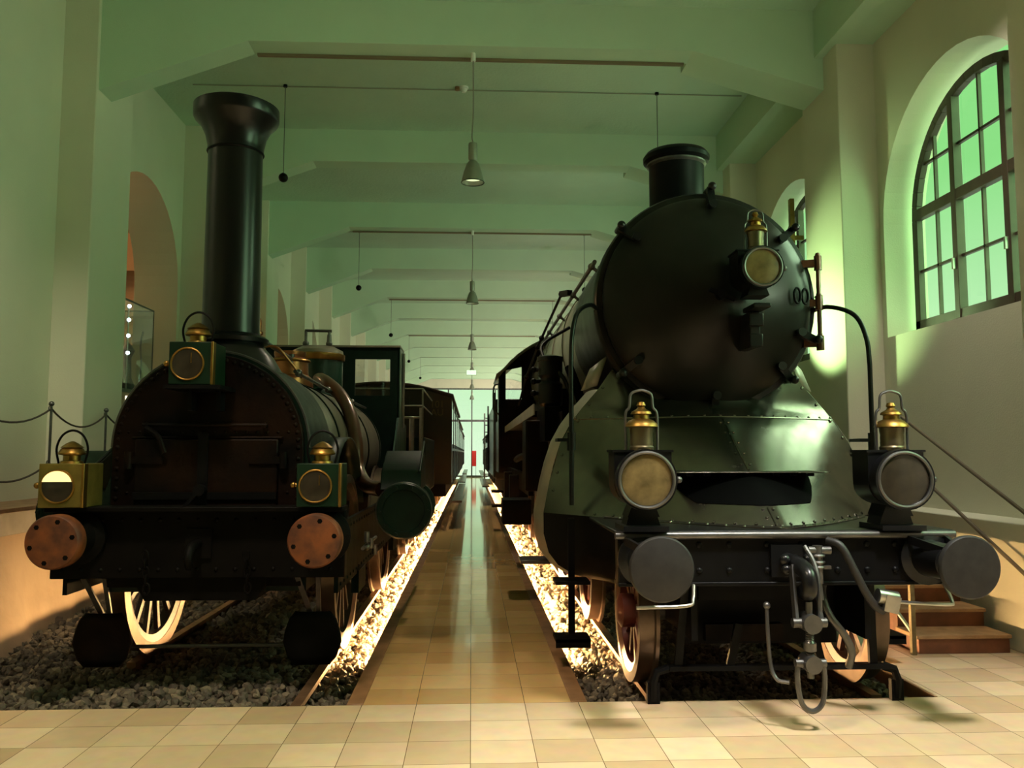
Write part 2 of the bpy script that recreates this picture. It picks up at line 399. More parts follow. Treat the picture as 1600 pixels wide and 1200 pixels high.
def gravel(label, x0, x1, seed):
    vs, fs = stones(x0, x1, [(YF, 8.4, 560, .033), (8.4, 14, 210, .05), (14, 24, 60, .085)], seed)
    b = MB(); n = 40
    b.add([(x0, YF, -.13), (x1, YF, -.13), (x1, YE, -.13), (x0, YE, -.13)], [(0, 1, 2, 3)])
    me = bpy.data.meshes.new('gravel')
    V_ = np.concatenate([np.array(b.v), vs]); F_ = [tuple(q) for q in b.f] + [tuple(int(i) + 4 for i in q) for q in fs]
    me.from_pydata(V_.tolist(), [], F_); me.materials.append(M['gravel'])
    o = bpy.data.objects.new('gravel', me); COL.objects.link(o)
    tag(o, label, 'gravel', kind='stuff')
gravel('dark grey crushed stone bed under the left locomotive', -4.28, -.75, 3)
gravel('dark grey crushed stone bed under the right locomotive', .71, 3.05, 4)
RT = -.02                                                     # rail top
CXR, CXL = 1.97, -1.88
def rail(x, y0, label):
    p = [(-.035, 0), (-.035, -.035), (-.01, -.05), (-.01, -.12), (-.06, -.135), (-.06, -.15), (.06, -.15), (.06, -.135), (.01, -.12), (.01, -.05), (.035, -.035), (.035, 0)]
    tag(MB().prism([(x + a, RT + b) for a, b in p], 1, y0, YE - .3).build('rail', M['rail']), label, 'rail')
rail(CXL - .753, 6.75, 'rusty rail under the wall side wheels of the left locomotive')
rail(CXL + .753, 5.52, 'rusty rail under the aisle side of the left locomotive, its end bare in gravel')
rail(CXR - .753, 5.62, 'rusty rail under the aisle side wheels of the right locomotive')
rail(CXR + .753, 5.62, 'rusty rail under the wall side wheels of the right locomotive')
for xx, sgn, lab in ((-.765, -1, 'glowing light strip under the left kerb of the aisle'), (.725, 1, 'glowing light strip under the right kerb of the aisle')):
    tag(MB().box(xx - .012, xx + .012, 6.75, YE - 1, -.05, -.03).build('light_strip', M['strip']), lab, 'light strip')

# ------------------------------------------------------------------ shared makers
def wheel(parent, x, y, r, side, m, nsp=12, w=.13, hubr=.12):
    z = RT + r; b = MB(); ax = (side, 0, 0); xi = x - side * w
    b.lathe([(r - .06, 0), (r - .13, .02), (r - .13, w - .02), (r - .06, w)], (xi, y, z), ax, 40)
    b.lathe([(0, -.03), (hubr, -.03), (hubr, w + .04), (hubr * .6, w + .07), (0, w + .07)], (xi, y, z), ax, 20)
    for k in range(nsp):
        a = 2 * PI * k / nsp; dy, dz = math.cos(a), math.sin(a)
        b.bar((xi + side * w * .5, y + dy * hubr * .8, z + dz * hubr * .8), (xi + side * w * .5, y + dy * (r - .11), z + dz * (r - .11)), .05, .035, (1, 0, 0))
    o = b.build('wheel', m, parent)
    MB().lathe([(r - .07, w), (r, w), (r, .03), (r + .03, .025), (r + .03, 0), (r - .07, 0), (r - .07, w)], (xi, y, z), ax, 48).build('tyre', M['tire'], o)
    return o
def axle(parent, cx, y, r):
    MB().cyl((cx - .72, y, RT + r), (cx + .72, y, RT + r), .07).build('axle', M['dsteel'], parent)

# ------------------------------------------------------------------ RIGHT LOCOMOTIVE
L = thing('steam_locomotive', 'large black streamlined steam locomotive with grey cone shaped apron, right of the aisle', 'locomotive', (CXR, 10, RT))
SB = 2.87; SY = 6.85
def part(mb, name, m, parent=None, **k): return mb.build(name, M[m], parent or L, **k)
# smokebox and boiler
part(MB().lathe([(.93, 0), (.945, .03), (.945, .14), (.915, .15), (.915, 1.75), (.90, 1.76)], (CXR, SY, SB), (0, 1, 0), 72), 'smokebox', 'smoke')
b = MB().lathe([(.90, 1.75), (.90, 8.1)], (CXR, SY, SB), (0, 1, 0), 72)
for y in (1.78, 2.9, 4.1, 5.3, 6.5): b.lathe([(.902, y), (.912, y), (.912, y + .06), (.902, y + .06)], (CXR, SY, SB), (0, 1, 0), 72)
part(b, 'boiler', 'sheet')
dr = MB(); prof = [(0, -.40), (.10, -.395), (.3, -.335), (.55, -.235), (.75, -.135), (.86, -.06), (.885, -.03), (.885, -.005), (.93, 0), (.935, .03)]
dr.lathe(prof, (CXR, SY, SB), (0, 1, 0), 72)
door_ = part(dr, 'smokebox_door', 'smoke')
def on_door(a, r):                                          # point on the domed door at angle a, radius r
    h = np.interp(r, [p[0] for p in prof[:8]], [p[1] for p in prof[:8]])
    return V(CXR + r * math.cos(a), SY + h, SB + r * math.sin(a))
for a in (88, 40, 140, -20, -44, -88, -140):
    a = math.radians(a); p = on_door(a, .80); q = V(CXR + .96 * math.cos(a), SY - .01, SB + .96 * math.sin(a))
    k = MB(); k.bar(p + V(0, -.02, 0), q + V(0, -.05, 0), .06, .05, (0, 1, 0)); k.cyl(q + V(0, .08, 0), q + V(0, -.13, 0), .026); k.ball(q + V(0, -.12, 0), .036); k.cyl(p + V(0, -.08, 0), p + V(0, .02, 0), .035)
    part(k, 'clamp', 'gloss', door_)
for dx in (-.035, .05):
    c0 = on_door(math.radians(2), .74 + dx) + V(0, -.045, 0)
    part(MB().ring(c0, (.35, -1, 0), .05, .011, 24, 8, .62, 1.25), 'eyelet_ring', 'black', door_)
hp = MB(); hx = CXR + .945; hp.cyl((hx, SY - .06, 2.50), (hx, SY - .06, 3.24), .018)
for z in (2.52, 2.86, 3.2): hp.cyl((hx, SY - .06, z - .06), (hx, SY - .06, z + .06), .032); hp.ball((hx, SY - .06, z + .07), .022); hp.bar((hx, SY - .05, z), (hx - .12, SY - .01, z), .05, .06)
part(hp, 'hinge_post', 'pipebrown', door_)
hw_ = MB(); hw_.cyl((CXR, SY - .36, SB - .02), (CXR, SY - .47, SB - .02), .04); hw_.bar((CXR - .10, SY - .45, SB + .02), (CXR + .10, SY - .45, SB - .06), .03, .03, (0, 1, 0))
part(hw_, 'door_handle', 'black', door_)
br = MB(); br.box(2.13, 2.26, 6.12, 6.4, 2.70, 2.735); br.box(2.155, 2.235, 6.30, 6.62, 2.42, 2.70); br.box(2.14, 2.25, 6.26, 6.31, 2.58, 2.68); br.box(2.145, 2.245, 6.27, 6.31, 2.42, 2.52)
part(br, 'lamp_bracket', 'gloss', bevel=.008)
# chimney
ch = MB().lathe([(.42, 3.70), (.34, 3.76), (.275, 3.84), (.262, 3.95), (.262, 4.36), (.275, 4.38), (.315, 4.41), (.318, 4.45), (.29, 4.49), (.26, 4.50), (.235, 4.48), (.225, 4.2)], (CXR, 7.78, 0), (0, 0, 1), 48)
ch_ = part(ch, 'chimney', 'black')
part(MB().lathe([(.264, 4.35), (.284, 4.37), (.284, 4.385), (.264, 4.39)], (CXR, 7.78, 0), (0, 0, 1), 48), 'chimney_band', 'dsteel', ch_)
dm = MB().lathe([(.46, 3.62), (.40, 3.74), (.37, 3.9), (.34, 4.02), (.22, 4.12), (0, 4.15)], (CXR, 10.6, 0), (0, 0, 1), 32)
part(dm, 'steam_dome', 'smoke')
part(MB().lathe([(.40, 3.62), (.34, 3.74), (.30, 3.9), (.16, 3.98), (0, 4.0)], (CXR, 9.0, 0), (0, 0, 1), 32), 'sand_dome', 'smoke')
# boiler handrails
for s in (-1, 1):
    h = MB(); x, z = CXR + s * .875, 3.31
    h.tube([(x, 7.3, z), (x, 13.6, z)], .020)
    for y in (7.5, 8.9, 10.3, 11.7, 13.1): h.cyl((x, y, z), (CXR + s*.80, y, 3.25), .016); h.ball((x, y, z), .034)
    part(h, 'boiler_handrail', 'dsteel')
r = MB(); P = [(1.06, 8.9, 3.34), (.99, 9.1, 3.36), (.86, 10.2, 3.02), (.84, 10.6, 2.96), (.80, 12.2, 2.72), (.80, 14.2, 2.42)]
r.tube(P, .016); [r.ball(p, .035) for p in P[1:5]]; r.bar(P[0], P[1], .06, .06)
part(r, 'reversing_linkage', 'black')
# front corner handrails that bend down to the steps
for s in (-1, 1):
    P = crom([(CXR + s*.90, 6.92, 2.80), (CXR + s*1.0, 6.75, 2.82), (CXR + s*1.13, 6.55, 2.72), (CXR + s*1.185, 6.47, 2.52), (CXR + s*1.196, 6.45, 2.30)], 6) + [V(CXR + s*1.196, 6.45, 1.2)]
    h = MB().tube(P, .019, 10); h.ball((CXR + s*.91, 6.9, 2.80), .04)
    h.cyl((CXR + s*1.196, 6.45, 1.76), (CXR + s*1.196, 6.45, 1.62), .034)
    part(h, 'front_handrail', 'gloss')
    k = MB().box(CXR + s*1.196 - .11, CXR + s*1.196 + .03, 6.43, 6.62, 1.69, 1.715)
    part(k, 'handrail_bracket', 'black')
# apron
ZS = [(2.42, .70, 7.05, 6.96), (2.14, .90, 7.0, 6.86), (1.98, 1.04, 7.0, 6.72), (1.88, 1.11, 6.98, 6.46), (1.70, 1.226, 6.95, 6.20), (1.37, 1.33, 6.87, 5.70), (1.12, 1.386, 6.80, 5.32)]
PW = 1.36
def ap(z, t, off=0):
    zz = [q[0] for q in ZS][::-1]
    hw = np.interp(z, zz, [q[1] for q in ZS][::-1]); yr = np.interp(z, zz, [q[2] for q in ZS][::-1]); yc = np.interp(z, zz, [q[3] for q in ZS][::-1])
    return V(CXR + hw * t, yr - (yr - yc) * (1 - abs(t) ** PW) - off, z)
def ap_n(z, t):
    a = ap(z, t + .02) - ap(z, t - .02); b_ = ap(z + .02, t) - ap(z - .02, t); n = a.cross(b_); n.normalize()
    return n if n.y < 0 else -n
TT = [k / 14 for k in range(-14, 15)]
ZZ = [2.42, 2.28, 2.14, 2.06, 1.98, 1.93, 1.88, 1.79, 1.70, 1.59, 1.48, 1.37, 1.25, 1.12]
a_ = MB().grid([[ap(z, t) for t in TT] for z in ZZ])
for t in [k / 9 for k in range(-9, 10)]: a_.rivet(ap(1.90, t, .002), ap_n(1.90, t), .012)
for z in (1.13, 1.18, 1.23, 1.52, 1.60, 1.68, 1.76, 1.84):
    for dt in (-.025, .025): a_.rivet(ap(z, dt, .002), ap_n(z, dt), .011)
for t in [k / 12 for k in range(-9, 10)]: a_.rivet(ap(1.14, t, .002), ap_n(1.14, t), .012)
for s in (-1, 1):
    for z in np.linspace(1.3, 2.3, 8): a_.rivet(ap(z, s * .97, .002), ap_n(z, s * .97), .014)
part(a_, 'apron', 'apron')
for P in ([ap(z, 0, .003) for z in np.linspace(1.48, 1.88, 8)], [ap(z, 0, .003) for z in np.linspace(1.12, 1.24, 4)], [ap(1.885, t, .002) for t in TT]):
    part(MB().tube(P, .007, 6), 'apron_seam', 'apron')
# base flange of the apron
fl = MB(); TF = [k / 14 for k in range(-10, 11)]
fl.grid([[ap(1.12, t, .0) + V(0, 0, .012) for t in TF], [ap(1.12, t, .07) + V(0, 0, .006) for t in TF], [ap(1.12, t, .07) + V(0, 0, -.012) for t in TF]])
for t in [k / 14 for k in range(-9, 10)]: fl.rivet(ap(1.12, t, .035) + V(0, 0, .008), (0, 0, 1), .012)
part(fl, 'apron_flange', 'apron')
# edge bands and cylinder fairings
for s in (-1, 1):
    ZE = [(2.14, .90, 7.0), (1.98, 1.04, 7.0), (1.85, 1.14, 6.98), (1.70, 1.226, 6.95), (1.52, 1.29, 6.9), (1.37, 1.33, 6.87), (1.12, 1.386, 6.80), (.95, 1.385, 6.80), (.80, 1.345, 6.80), (.70, 1.27, 6.8), (.62, 1.14, 6.8), (.585, 1.0, 6.8), (.58, .8, 6.8)]
    e = MB().grid([[(CXR + s*hw, y, z), (CXR + s*(hw + .05), y + .10, z), (CXR + s*(hw + .055), y + .34, z)] for z, hw, y in ZE])
    part(e, 'fairing_edge', 'pale')
    rows = []
    for z, hw, y in ZE[6:]:
        rows.append([(CXR + s*(.80 + (hw - .80) * q), y - (.30 + .1*(z-.6)) * (1 - q) ** 1.4, z) for q in (0, .2, .4, .6, .8, 1)])
    part(MB().grid(rows), 'cylinder_fairing', 'black')
    cy = MB(); cy.lathe([(0, 6.95), (.36, 6.95), (.37, 7.0), (.37, 8.1), (.2, 8.15), (0, 8.15)], (CXR + s*1.0, 0, .98), (0, 1, 0), 32)
    part(cy, 'cylinder', 'black')
    pl = MB().add([(CXR + s*.80, 7.12, 2.44), (CXR + s*.89, 7.12, 2.18), (CXR + s*1.02, 7.2, 2.14), (CXR + s*.94, 7.2, 2.33)], [(0, 1, 2, 3)])
    part(pl, 'saddle_plate', 'pale', solid=.012)
# shelf plate with the shade and recess under it laid on as a black patch
sh = MB(); zs_ = 1.468; TS = [.42 * k / 12 for k in range(-12, 13)]
sh.grid([[ap(zs_, t, -.01) for t in TS], [V(ap(zs_, t).x * 1.0 + (.01 if t > 0 else -.01), 5.78, zs_ - .004) for t in TS]])
part(sh, 'shelf', 'apron', solid=.008)
for k in (-7, -5, -2, 0, 3, 5, 7):
    p = V(CXR + .062 * k, 5.83, zs_ - .018); part(MB().cyl(p + V(-.022, 0, 0), p + V(.022, 0, 0), .014, seg=8), 'shelf_hinge', 'black')
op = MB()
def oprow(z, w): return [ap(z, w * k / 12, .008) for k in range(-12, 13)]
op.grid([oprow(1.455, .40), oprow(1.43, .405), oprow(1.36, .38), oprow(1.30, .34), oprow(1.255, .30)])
part(op, 'shaded_recess_patch', 'recess_shade')
# buffer beam
BY = 5.2
bb = MB(); bb.box(CXR - 1.06, CXR + 1.06, BY, BY + .10, .79, 1.10)
for xq in (-.55, -.36, -.12, .10, .33, .52, .70): 
    for z in (.87, 1.03): bb.rivet((CXR + xq, BY, z), (0, -1, 0), .021)
bb.box(CXR - 1.06, CXR + 1.06, BY - .012, BY + .16, .775, .80)
bm_ = part(bb, 'buffer_beam', 'black', bevel=.006)
pt = MB(); pt.box(CXR - 1.08, CXR + 1.08, BY - .02, 6.35, 1.095, 1.118)
part(pt, 'front_platform', 'gloss', bevel=.01)
part(MB().cyl((CXR - 1.08, BY - .02, 1.09), (CXR + 1.08, BY - .02, 1.09), .024, seg=12), 'platform_edge', 'dsteel')
for s in (-1, 1):
    x = CXR + s * .895; z = .945; q = MB()
    q.lathe([(0, 0), (.17, 0), (.17, -.03), (.115, -.05), (.105, -.30), (.085, -.31), (.07, -.32), (.07, -.48), (0, -.48)], (x, BY, z), (0, 1, 0), 28)
    bu = part(q, 'buffer', 'gloss')
    R_ = .186 if s < 0 else .182
    hd = MB().lathe([(0, -.495 - (.02 if s < 0 else .006)), (R_ * .6, -.49 - (.012 if s < 0 else .004)), (R_ * .95, -.49), (R_, -.478), (R_, -.462), (R_ * .8, -.452), (.06, -.44)], (x, BY, z), (0, 1, 0), 56)
    part(hd, 'buffer_head', 'bufface', bu)
    st = MB(); st.bar((x - .13, BY, z + .12), (x - .05, BY - .32, z + .07), .02, .05); st.bar((x + .13, BY, z + .12), (x + .05, BY - .32, z + .07), .02, .05)
    part(st, 'buffer_stay', 'gloss', bu)
    hx0 = CXR + s * .62; hx1 = CXR + s * .98
    P = [V(hx0 + (.02 if s < 0 else -.02), BY - .05, .79), V(hx0, BY - .10, .71), V(hx0 - s*-.05, BY - .14, .68), V(hx1, BY - .16, .675)] if s < 0 else [V(hx1, BY - .05, .79), V(hx1 + .01, BY - .12, .69), V(hx1 - .04, BY - .14, .675), V(hx0 + .02, BY - .12, .69)]
    part(MB().tube(crom(P, 4), .011, 8), 'shunter_handle', 'steel')
# coupling
cp = MB()
cp.box(CXR - .10, CXR + .10, BY - .02, BY + .01, .83, 1.03); cp.cyl((CXR, BY, .93), (CXR, BY - .16, .93), .05)
hk = crom([(CXR, BY - .12, .93), (CXR, BY - .26, .92), (CXR, BY - .35, .88), (CXR, BY - .36, .80), (CXR, BY - .30, .765), (CXR, BY - .24, .79)], 5)
cp.tube(hk, .04, 10, rr=[.055 - .02 * i / len(hk) for i in range(len(hk))])
for dx in (-.07, .07): cp.ball((CXR + dx, BY - .17, .955), .035); cp.ball((CXR + dx, BY - .19, .90), .03)
coup = part(cp, 'drawhook', 'gloss')
s1 = MB()
for s in (-1, 1): s1.bar((CXR + s*.05, BY - .22, .93), (CXR + s*.075, BY - .33, .63), .018, .05, (0, 1, 0))
s1.tube(crom([(CXR + .04, BY - .20, 1.04), (CXR + .07, BY - .26, .95), (CXR + .075, BY - .31, .84), (CXR + .07, BY - .33, .64)], 5), .014)
part(s1, 'coupling_link', 'dsteel', coup)
s2 = MB()
s2.cyl((CXR - .10, BY - .34, .615), (CXR + .10, BY - .34, .615), .028); s2.cyl((CXR, BY - .40, .615), (CXR, BY - .26, .615), .055, seg=20)
s2.cyl((CXR, BY - .34, .735), (CXR, BY - .34, .30), .020)
for z in np.linspace(.42, .57, 14): s2.ring((CXR, BY - .34, z), (0, 0, 1), .021, .005, 10, 4)
s2.ball((CXR, BY - .34, .485), .036); s2.cyl((CXR, BY - .34, .50), (CXR, BY - .34, .455), .036)
s2.cyl((CXR - .09, BY - .34, .385), (CXR + .09, BY - .34, .385), .024); s2.cyl((CXR, BY - .40, .385), (CXR, BY - .27, .385), .05, seg=20)
part(s2, 'coupling_screw', 'dsteel', coup)
s3 = MB(); s3.tube(crom([(CXR - .075, BY - .34, .40), (CXR - .08, BY - .345, .28), (CXR - .06, BY - .35, .16), (CXR, BY - .35, .115), (CXR + .06, BY - .35, .16), (CXR + .08, BY - .345, .28), (CXR + .075, BY - .34, .40)], 5), .016, 8)
part(s3, 'shackle', 'dsteel', coup)
s4 = MB(); s4.tube(crom([(CXR - .20, BY - .20, .68), (CXR - .205, BY - .22, .55), (CXR - .20, BY - .24, .36), (CXR - .18, BY - .28, .28), (CXR - .12, BY - .32, .27)], 5), .012, 8); s4.ball((CXR - .20, BY - .20, .69), .022)
part(s4, 'safety_hook', 'dsteel', coup)
# brake cock and hoses
k = MB(); kx = CXR + .17; k.cyl((kx, BY - .08, .80), (kx, BY - .08, 1.03), .030); k.cyl((kx - .06, BY - .08, 1.0), (kx + .08, BY - .08, 1.0), .026)
for z in (.90, .93, .97): k.ring((kx, BY - .08, z), (0, 0, 1), .035, .01, 14, 6)
k.bar((kx - .07, BY - .1, .90), (kx + .07, BY - .1, .90), .03, .02); k.cyl((kx, BY - .08, .80), (kx, BY - .10, .70), .022)
part(k, 'brake_cock', 'dsteel')
P = crom([(CXR + .24, BY - .06, 1.06), (CXR + .30, BY - .12, 1.03), (CXR + .36, BY - .15, .90), (CXR + .42, BY - .16, .77), (CXR + .48, BY - .16, .68), (CXR + .54, BY - .16, .64)], 6)
h_ = part(MB().tube(P, .024, 10), 'brake_hose', 'leather')
k = MB(); k.cyl((CXR + .50, BY - .16, .735), (CXR + .62, BY - .16, .715), .045); k.cbox((CXR + .57, BY - .18, .69), (.045, .03, .05), Matrix.Rotation(.25, 3, 'Y'))
part(k, 'hose_coupling', 'steel', h_)
P = crom([(CXR + .30, BY + .14, .80), (CXR + .27, BY + .10, .70), (CXR + .29, BY + .05, .58), (CXR + .37, BY + .02, .46), (CXR + .41, BY + .02, .36), (CXR + .40, BY + .05, .26)], 6)
part(MB().tube(P, .024, 10), 'brake_hose', 'dsteel')
# frame, guard irons, cross stay
fr = MB()
for s in (-1, 1): fr.box(CXR + s*.56 - .02, CXR + s*.56 + .02, BY + .1, 15.5, .42, 1.1)
fr.box(CXR - .55, CXR + .55, 5.75, 5.80, .30, .78); fr.box(CXR - .45, CXR + .45, 5.6, 6.8, .62, .95)
part(fr, 'frame', 'black')
gi = MB(); gi.bar((CXR - .70, 5.42, .225), (CXR + .74, 5.42, .225), .07, .03)
for s in (-1, 1):
    gi.tube([V(CXR + s*.70, 5.42, .225), V(CXR + s*.78, 5.42, .20), V(CXR + s*.80, 5.42, .14), V(CXR + s*.80, 5.44, .02)], .028, 8)
    gi.cbox((CXR + s*.80, 5.44, .06), (.04, .02, .075))
    gi.bar((CXR + s*.60, 5.35, .80), (CXR + s*.64, 5.42, .24), .05, .03, (0, 1, 0))
    gi.bar((CXR + s*.30, 5.42, .24), (CXR + s*.24, 5.42, .50), .05, .03, (0, 1, 0))
part(gi, 'guard_iron', 'black')
part(MB().box(CXR - .42, CXR + .1, 5.55, 5.62, .36, .47), 'bogie_stay', 'worn')
for y in (6.08, 8.3):
    for s in (-1, 1): wheel(L, CXR + s * .85, y, .49, s, M['redwheel'], 11)
    axle(L, CXR, y, .49)
for y in (10.3, 12.6):
    for s in (-1, 1): wheel(L, CXR + s * .85, y, 1.1, s, M['redwheel'], 20, hubr=.2)
    axle(L, CXR, y, 1.1)
for y in (14.5, 16.2):
    for s in (-1, 1): wheel(L, CXR + s * .85, y, .49, s, M['redwheel'], 11)
rods = MB(); 
for s in (-1, 1):
    rods.bar((CXR + s*.95, 10.3, .75), (CXR + s*.95, 12.6, .75), .05, .10); rods.bar((CXR + s*1.03, 8.1, .98), (CXR + s*1.03, 10.3, .75), .05, .09)
part(rods, 'coupling_rods', 'steel')
# steps at the front corners
for s in (-1, 1):
    k = MB(); x = CXR + s * 1.2
    k.bar((x, 6.47, 1.1), (x, 6.47, .20), .05, .02, (0, 1, 0))
    st = part(k, 'step_hanger', 'sooty')
    part(MB().box(x - .14, x + .12, 6.28, 6.52, .62, .645), 'step', 'sooty', st)
    k = MB(); k.box(x - .14, x + .12, 6.28, 6.52, .20, .225); k.box(x - .14, x + .12, 6.28, 6.295, .16, .22)
    part(k, 'step', 'sooty', st)
# running boards, pump, lower gear
for s in (-1, 1):
    part(MB().box(CXR + s*1.12 - .25, CXR + s*1.12 + .25, 9.2, 15.2, 2.0, 2.07), 'running_board', 'sooty', bevel=.006)
    part(MB().box(CXR + s*1.37 - .006, CXR + s*1.37 + .006, 8.0, 15.0, 1.97, 2.075), 'running_board_edge', 'pale')
    part(MB().box(CXR + s*.97 - .08, CXR + s*.97 + .08, 9.0, 14.6, 2.07, 2.30), 'wheel_splasher', 'worn')
    k = MB(); k.box(CXR + s*1.28 - .12, CXR + s*1.28 + .12, 8.8, 9.4, 1.2, 1.95); part(k, 'valve_chest', 'worn', bevel=.02)
    part(MB().box(CXR + s*1.45 - .17, CXR + s*1.45 + .15, 9.4, 9.9, .80, 1.08), 'step_box', 'sooty', bevel=.01)
    part(MB().box(CXR + s*1.42 - .14, CXR + s*1.42 + .16, 7.0, 7.32, .68, .71), 'footplate', 'coach', bevel=.004)
    pp = MB(); pp.tube(crom([(CXR + s*1.30, 9.2, 1.6), (CXR + s*1.36, 10.4, 1.55), (CXR + s*1.3, 12.5, 1.5)], 5), .045)
    pp.box(CXR + s*1.30 - .03, CXR + s*1.30 + .03, 9.4, 14.8, 1.12, 1.35)
    part(pp, 'feed_pipe', 'worn')
    for y in (11.4, 13.2): part(MB().box(CXR + s*1.35 - .1, CXR + s*1.35 + .1, y, y + .3, .9, 1.3), 'bracket', 'worn')
px_, py_ = .80, 8.45
pu = MB().lathe([(0, 2.07), (.10, 2.07), (.125, 2.10), (.125, 2.30), (.10, 2.33), (.10, 2.36), (.125, 2.39), (.125, 2.53), (.135, 2.54), (.135, 2.58), (.06, 2.60), (0, 2.60)], (px_, py_, 0), (0, 0, 1), 28)
pu.tube(crom([(px_ + .08, py_ - .09, 2.42), (px_ + .13, py_ - .13, 2.34), (px_ + .17, py_ - .12, 2.25), (px_ + .22, py_ - .1, 2.18)], 5), .022)
pm = part(pu, 'air_pump', 'gloss')
k = MB()
for dz in (.06, .18, .30): k.cyl((px_ - .17, py_, 2.15 + dz), (px_, py_, 2.15 + dz), .022); k.ball((px_ - .17, py_, 2.15 + dz), .032)
k.tube(crom([(px_ - .05, py_ + .1, 2.55), (px_ - .05, py_ + .3, 2.75), (1.05, py_ + .4, 2.95)], 5), .018)
part(k, 'pump_valve', 'black', pm)
k = MB(); k.tube(crom([(1.16, 8.7, 2.07), (1.10, 8.5, 2.2), (1.05, 8.4, 2.3), (1.0, 8.5, 2.48)], 5), .05); k.box(.72, 1.15, 8.2, 9.2, 1.72, 2.06); k.box(.85, 1.2, 7.8, 8.2, 1.80, 2.0)
part(k, 'lubricator', 'sooty')
# cab
CY = 15.0; RE, RA, HWc = 2.98, 3.75, 1.47
def roofz(x):
    s = RA - RE; R = (HWc ** 2 + s * s) / (2 * s); return RA - R + math.sqrt(max(0, R * R - x * x))
cf = MB()
def cabstrip(x0, x1, z0, z1f):
    n = 6
    for k in range(n):
        a = x0 + (x1 - x0) * k / n; b_ = x0 + (x1 - x0) * (k + 1) / n
        cf.prism([(CXR + a, z0), (CXR + b_, z0), (CXR + b_, z1f(b_)), (CXR + a, z1f(a))], 1, CY, CY + .05)
for s in (-1, 1):
    lo, hi = sorted((s * HWc, s * 1.36)); cabstrip(lo, hi, 1.25, roofz)
    lo, hi = sorted((s * 1.07, s * .6)); cabstrip(lo, hi, 1.25, roofz)
    lo, hi = sorted((s * 1.36, s * 1.07)); cabstrip(lo, hi, 1.25, lambda x: 2.56)
    cabstrip(lo, hi, 3.12 , roofz) if False else cf.prism([(CXR + lo, 3.10 if s < 0 else 3.16), (CXR + hi, 3.16 if s < 0 else 3.10), (CXR + hi, roofz(hi)), (CXR + lo, roofz(lo) if True else 0)], 1, CY, CY + .05)
cabstrip(-.6, .6, 3.0, roofz)
cabf = part(cf, 'cab_front', 'worn', smooth=False)
for s in (-1, 1):
    part(MB().box(CXR + s*HWc - .02, CXR + s*HWc + .02, CY, CY + .55, 1.25, 2.98).box(CXR + s*HWc - .02, CXR + s*HWc + .02, CY + .5, CY + 1.7, 1.25, 2.2), 'cab_side', 'coach')
    part(MB().tube(crom([(CXR + s*(HWc + .01), CY + .1, 2.86), (CXR + s*(HWc + .10), CY + .1, 2.80), (CXR + s*(HWc + .11), CY + .1, 2.5), (CXR + s*(HWc + .10), CY + .1, 2.38), (CXR + s*(HWc + .01), CY + .1, 2.30)], 5), .016), 'cab_handrail', 'dsteel')
    gl = MB().box(CXR + s*1.36 if s < 0 else CXR + 1.07, CXR - 1.07 if s < 0 else CXR + 1.36, CY + .02, CY + .03, 2.56, 3.14); part(gl, 'cab_window', 'glass', cabf)
xs = [-HWc - .05 + (2*HWc + .1) * k / 24 for k in range(25)]
part(MB().grid([[(CXR + x, CY - .15, roofz(min(HWc, abs(x))) + .02) for x in xs], [(CXR + x, CY + 2.0, roofz(min(HWc, abs(x))) + .02) for x in xs]]), 'cab_roof', 'sheet', solid=.04)

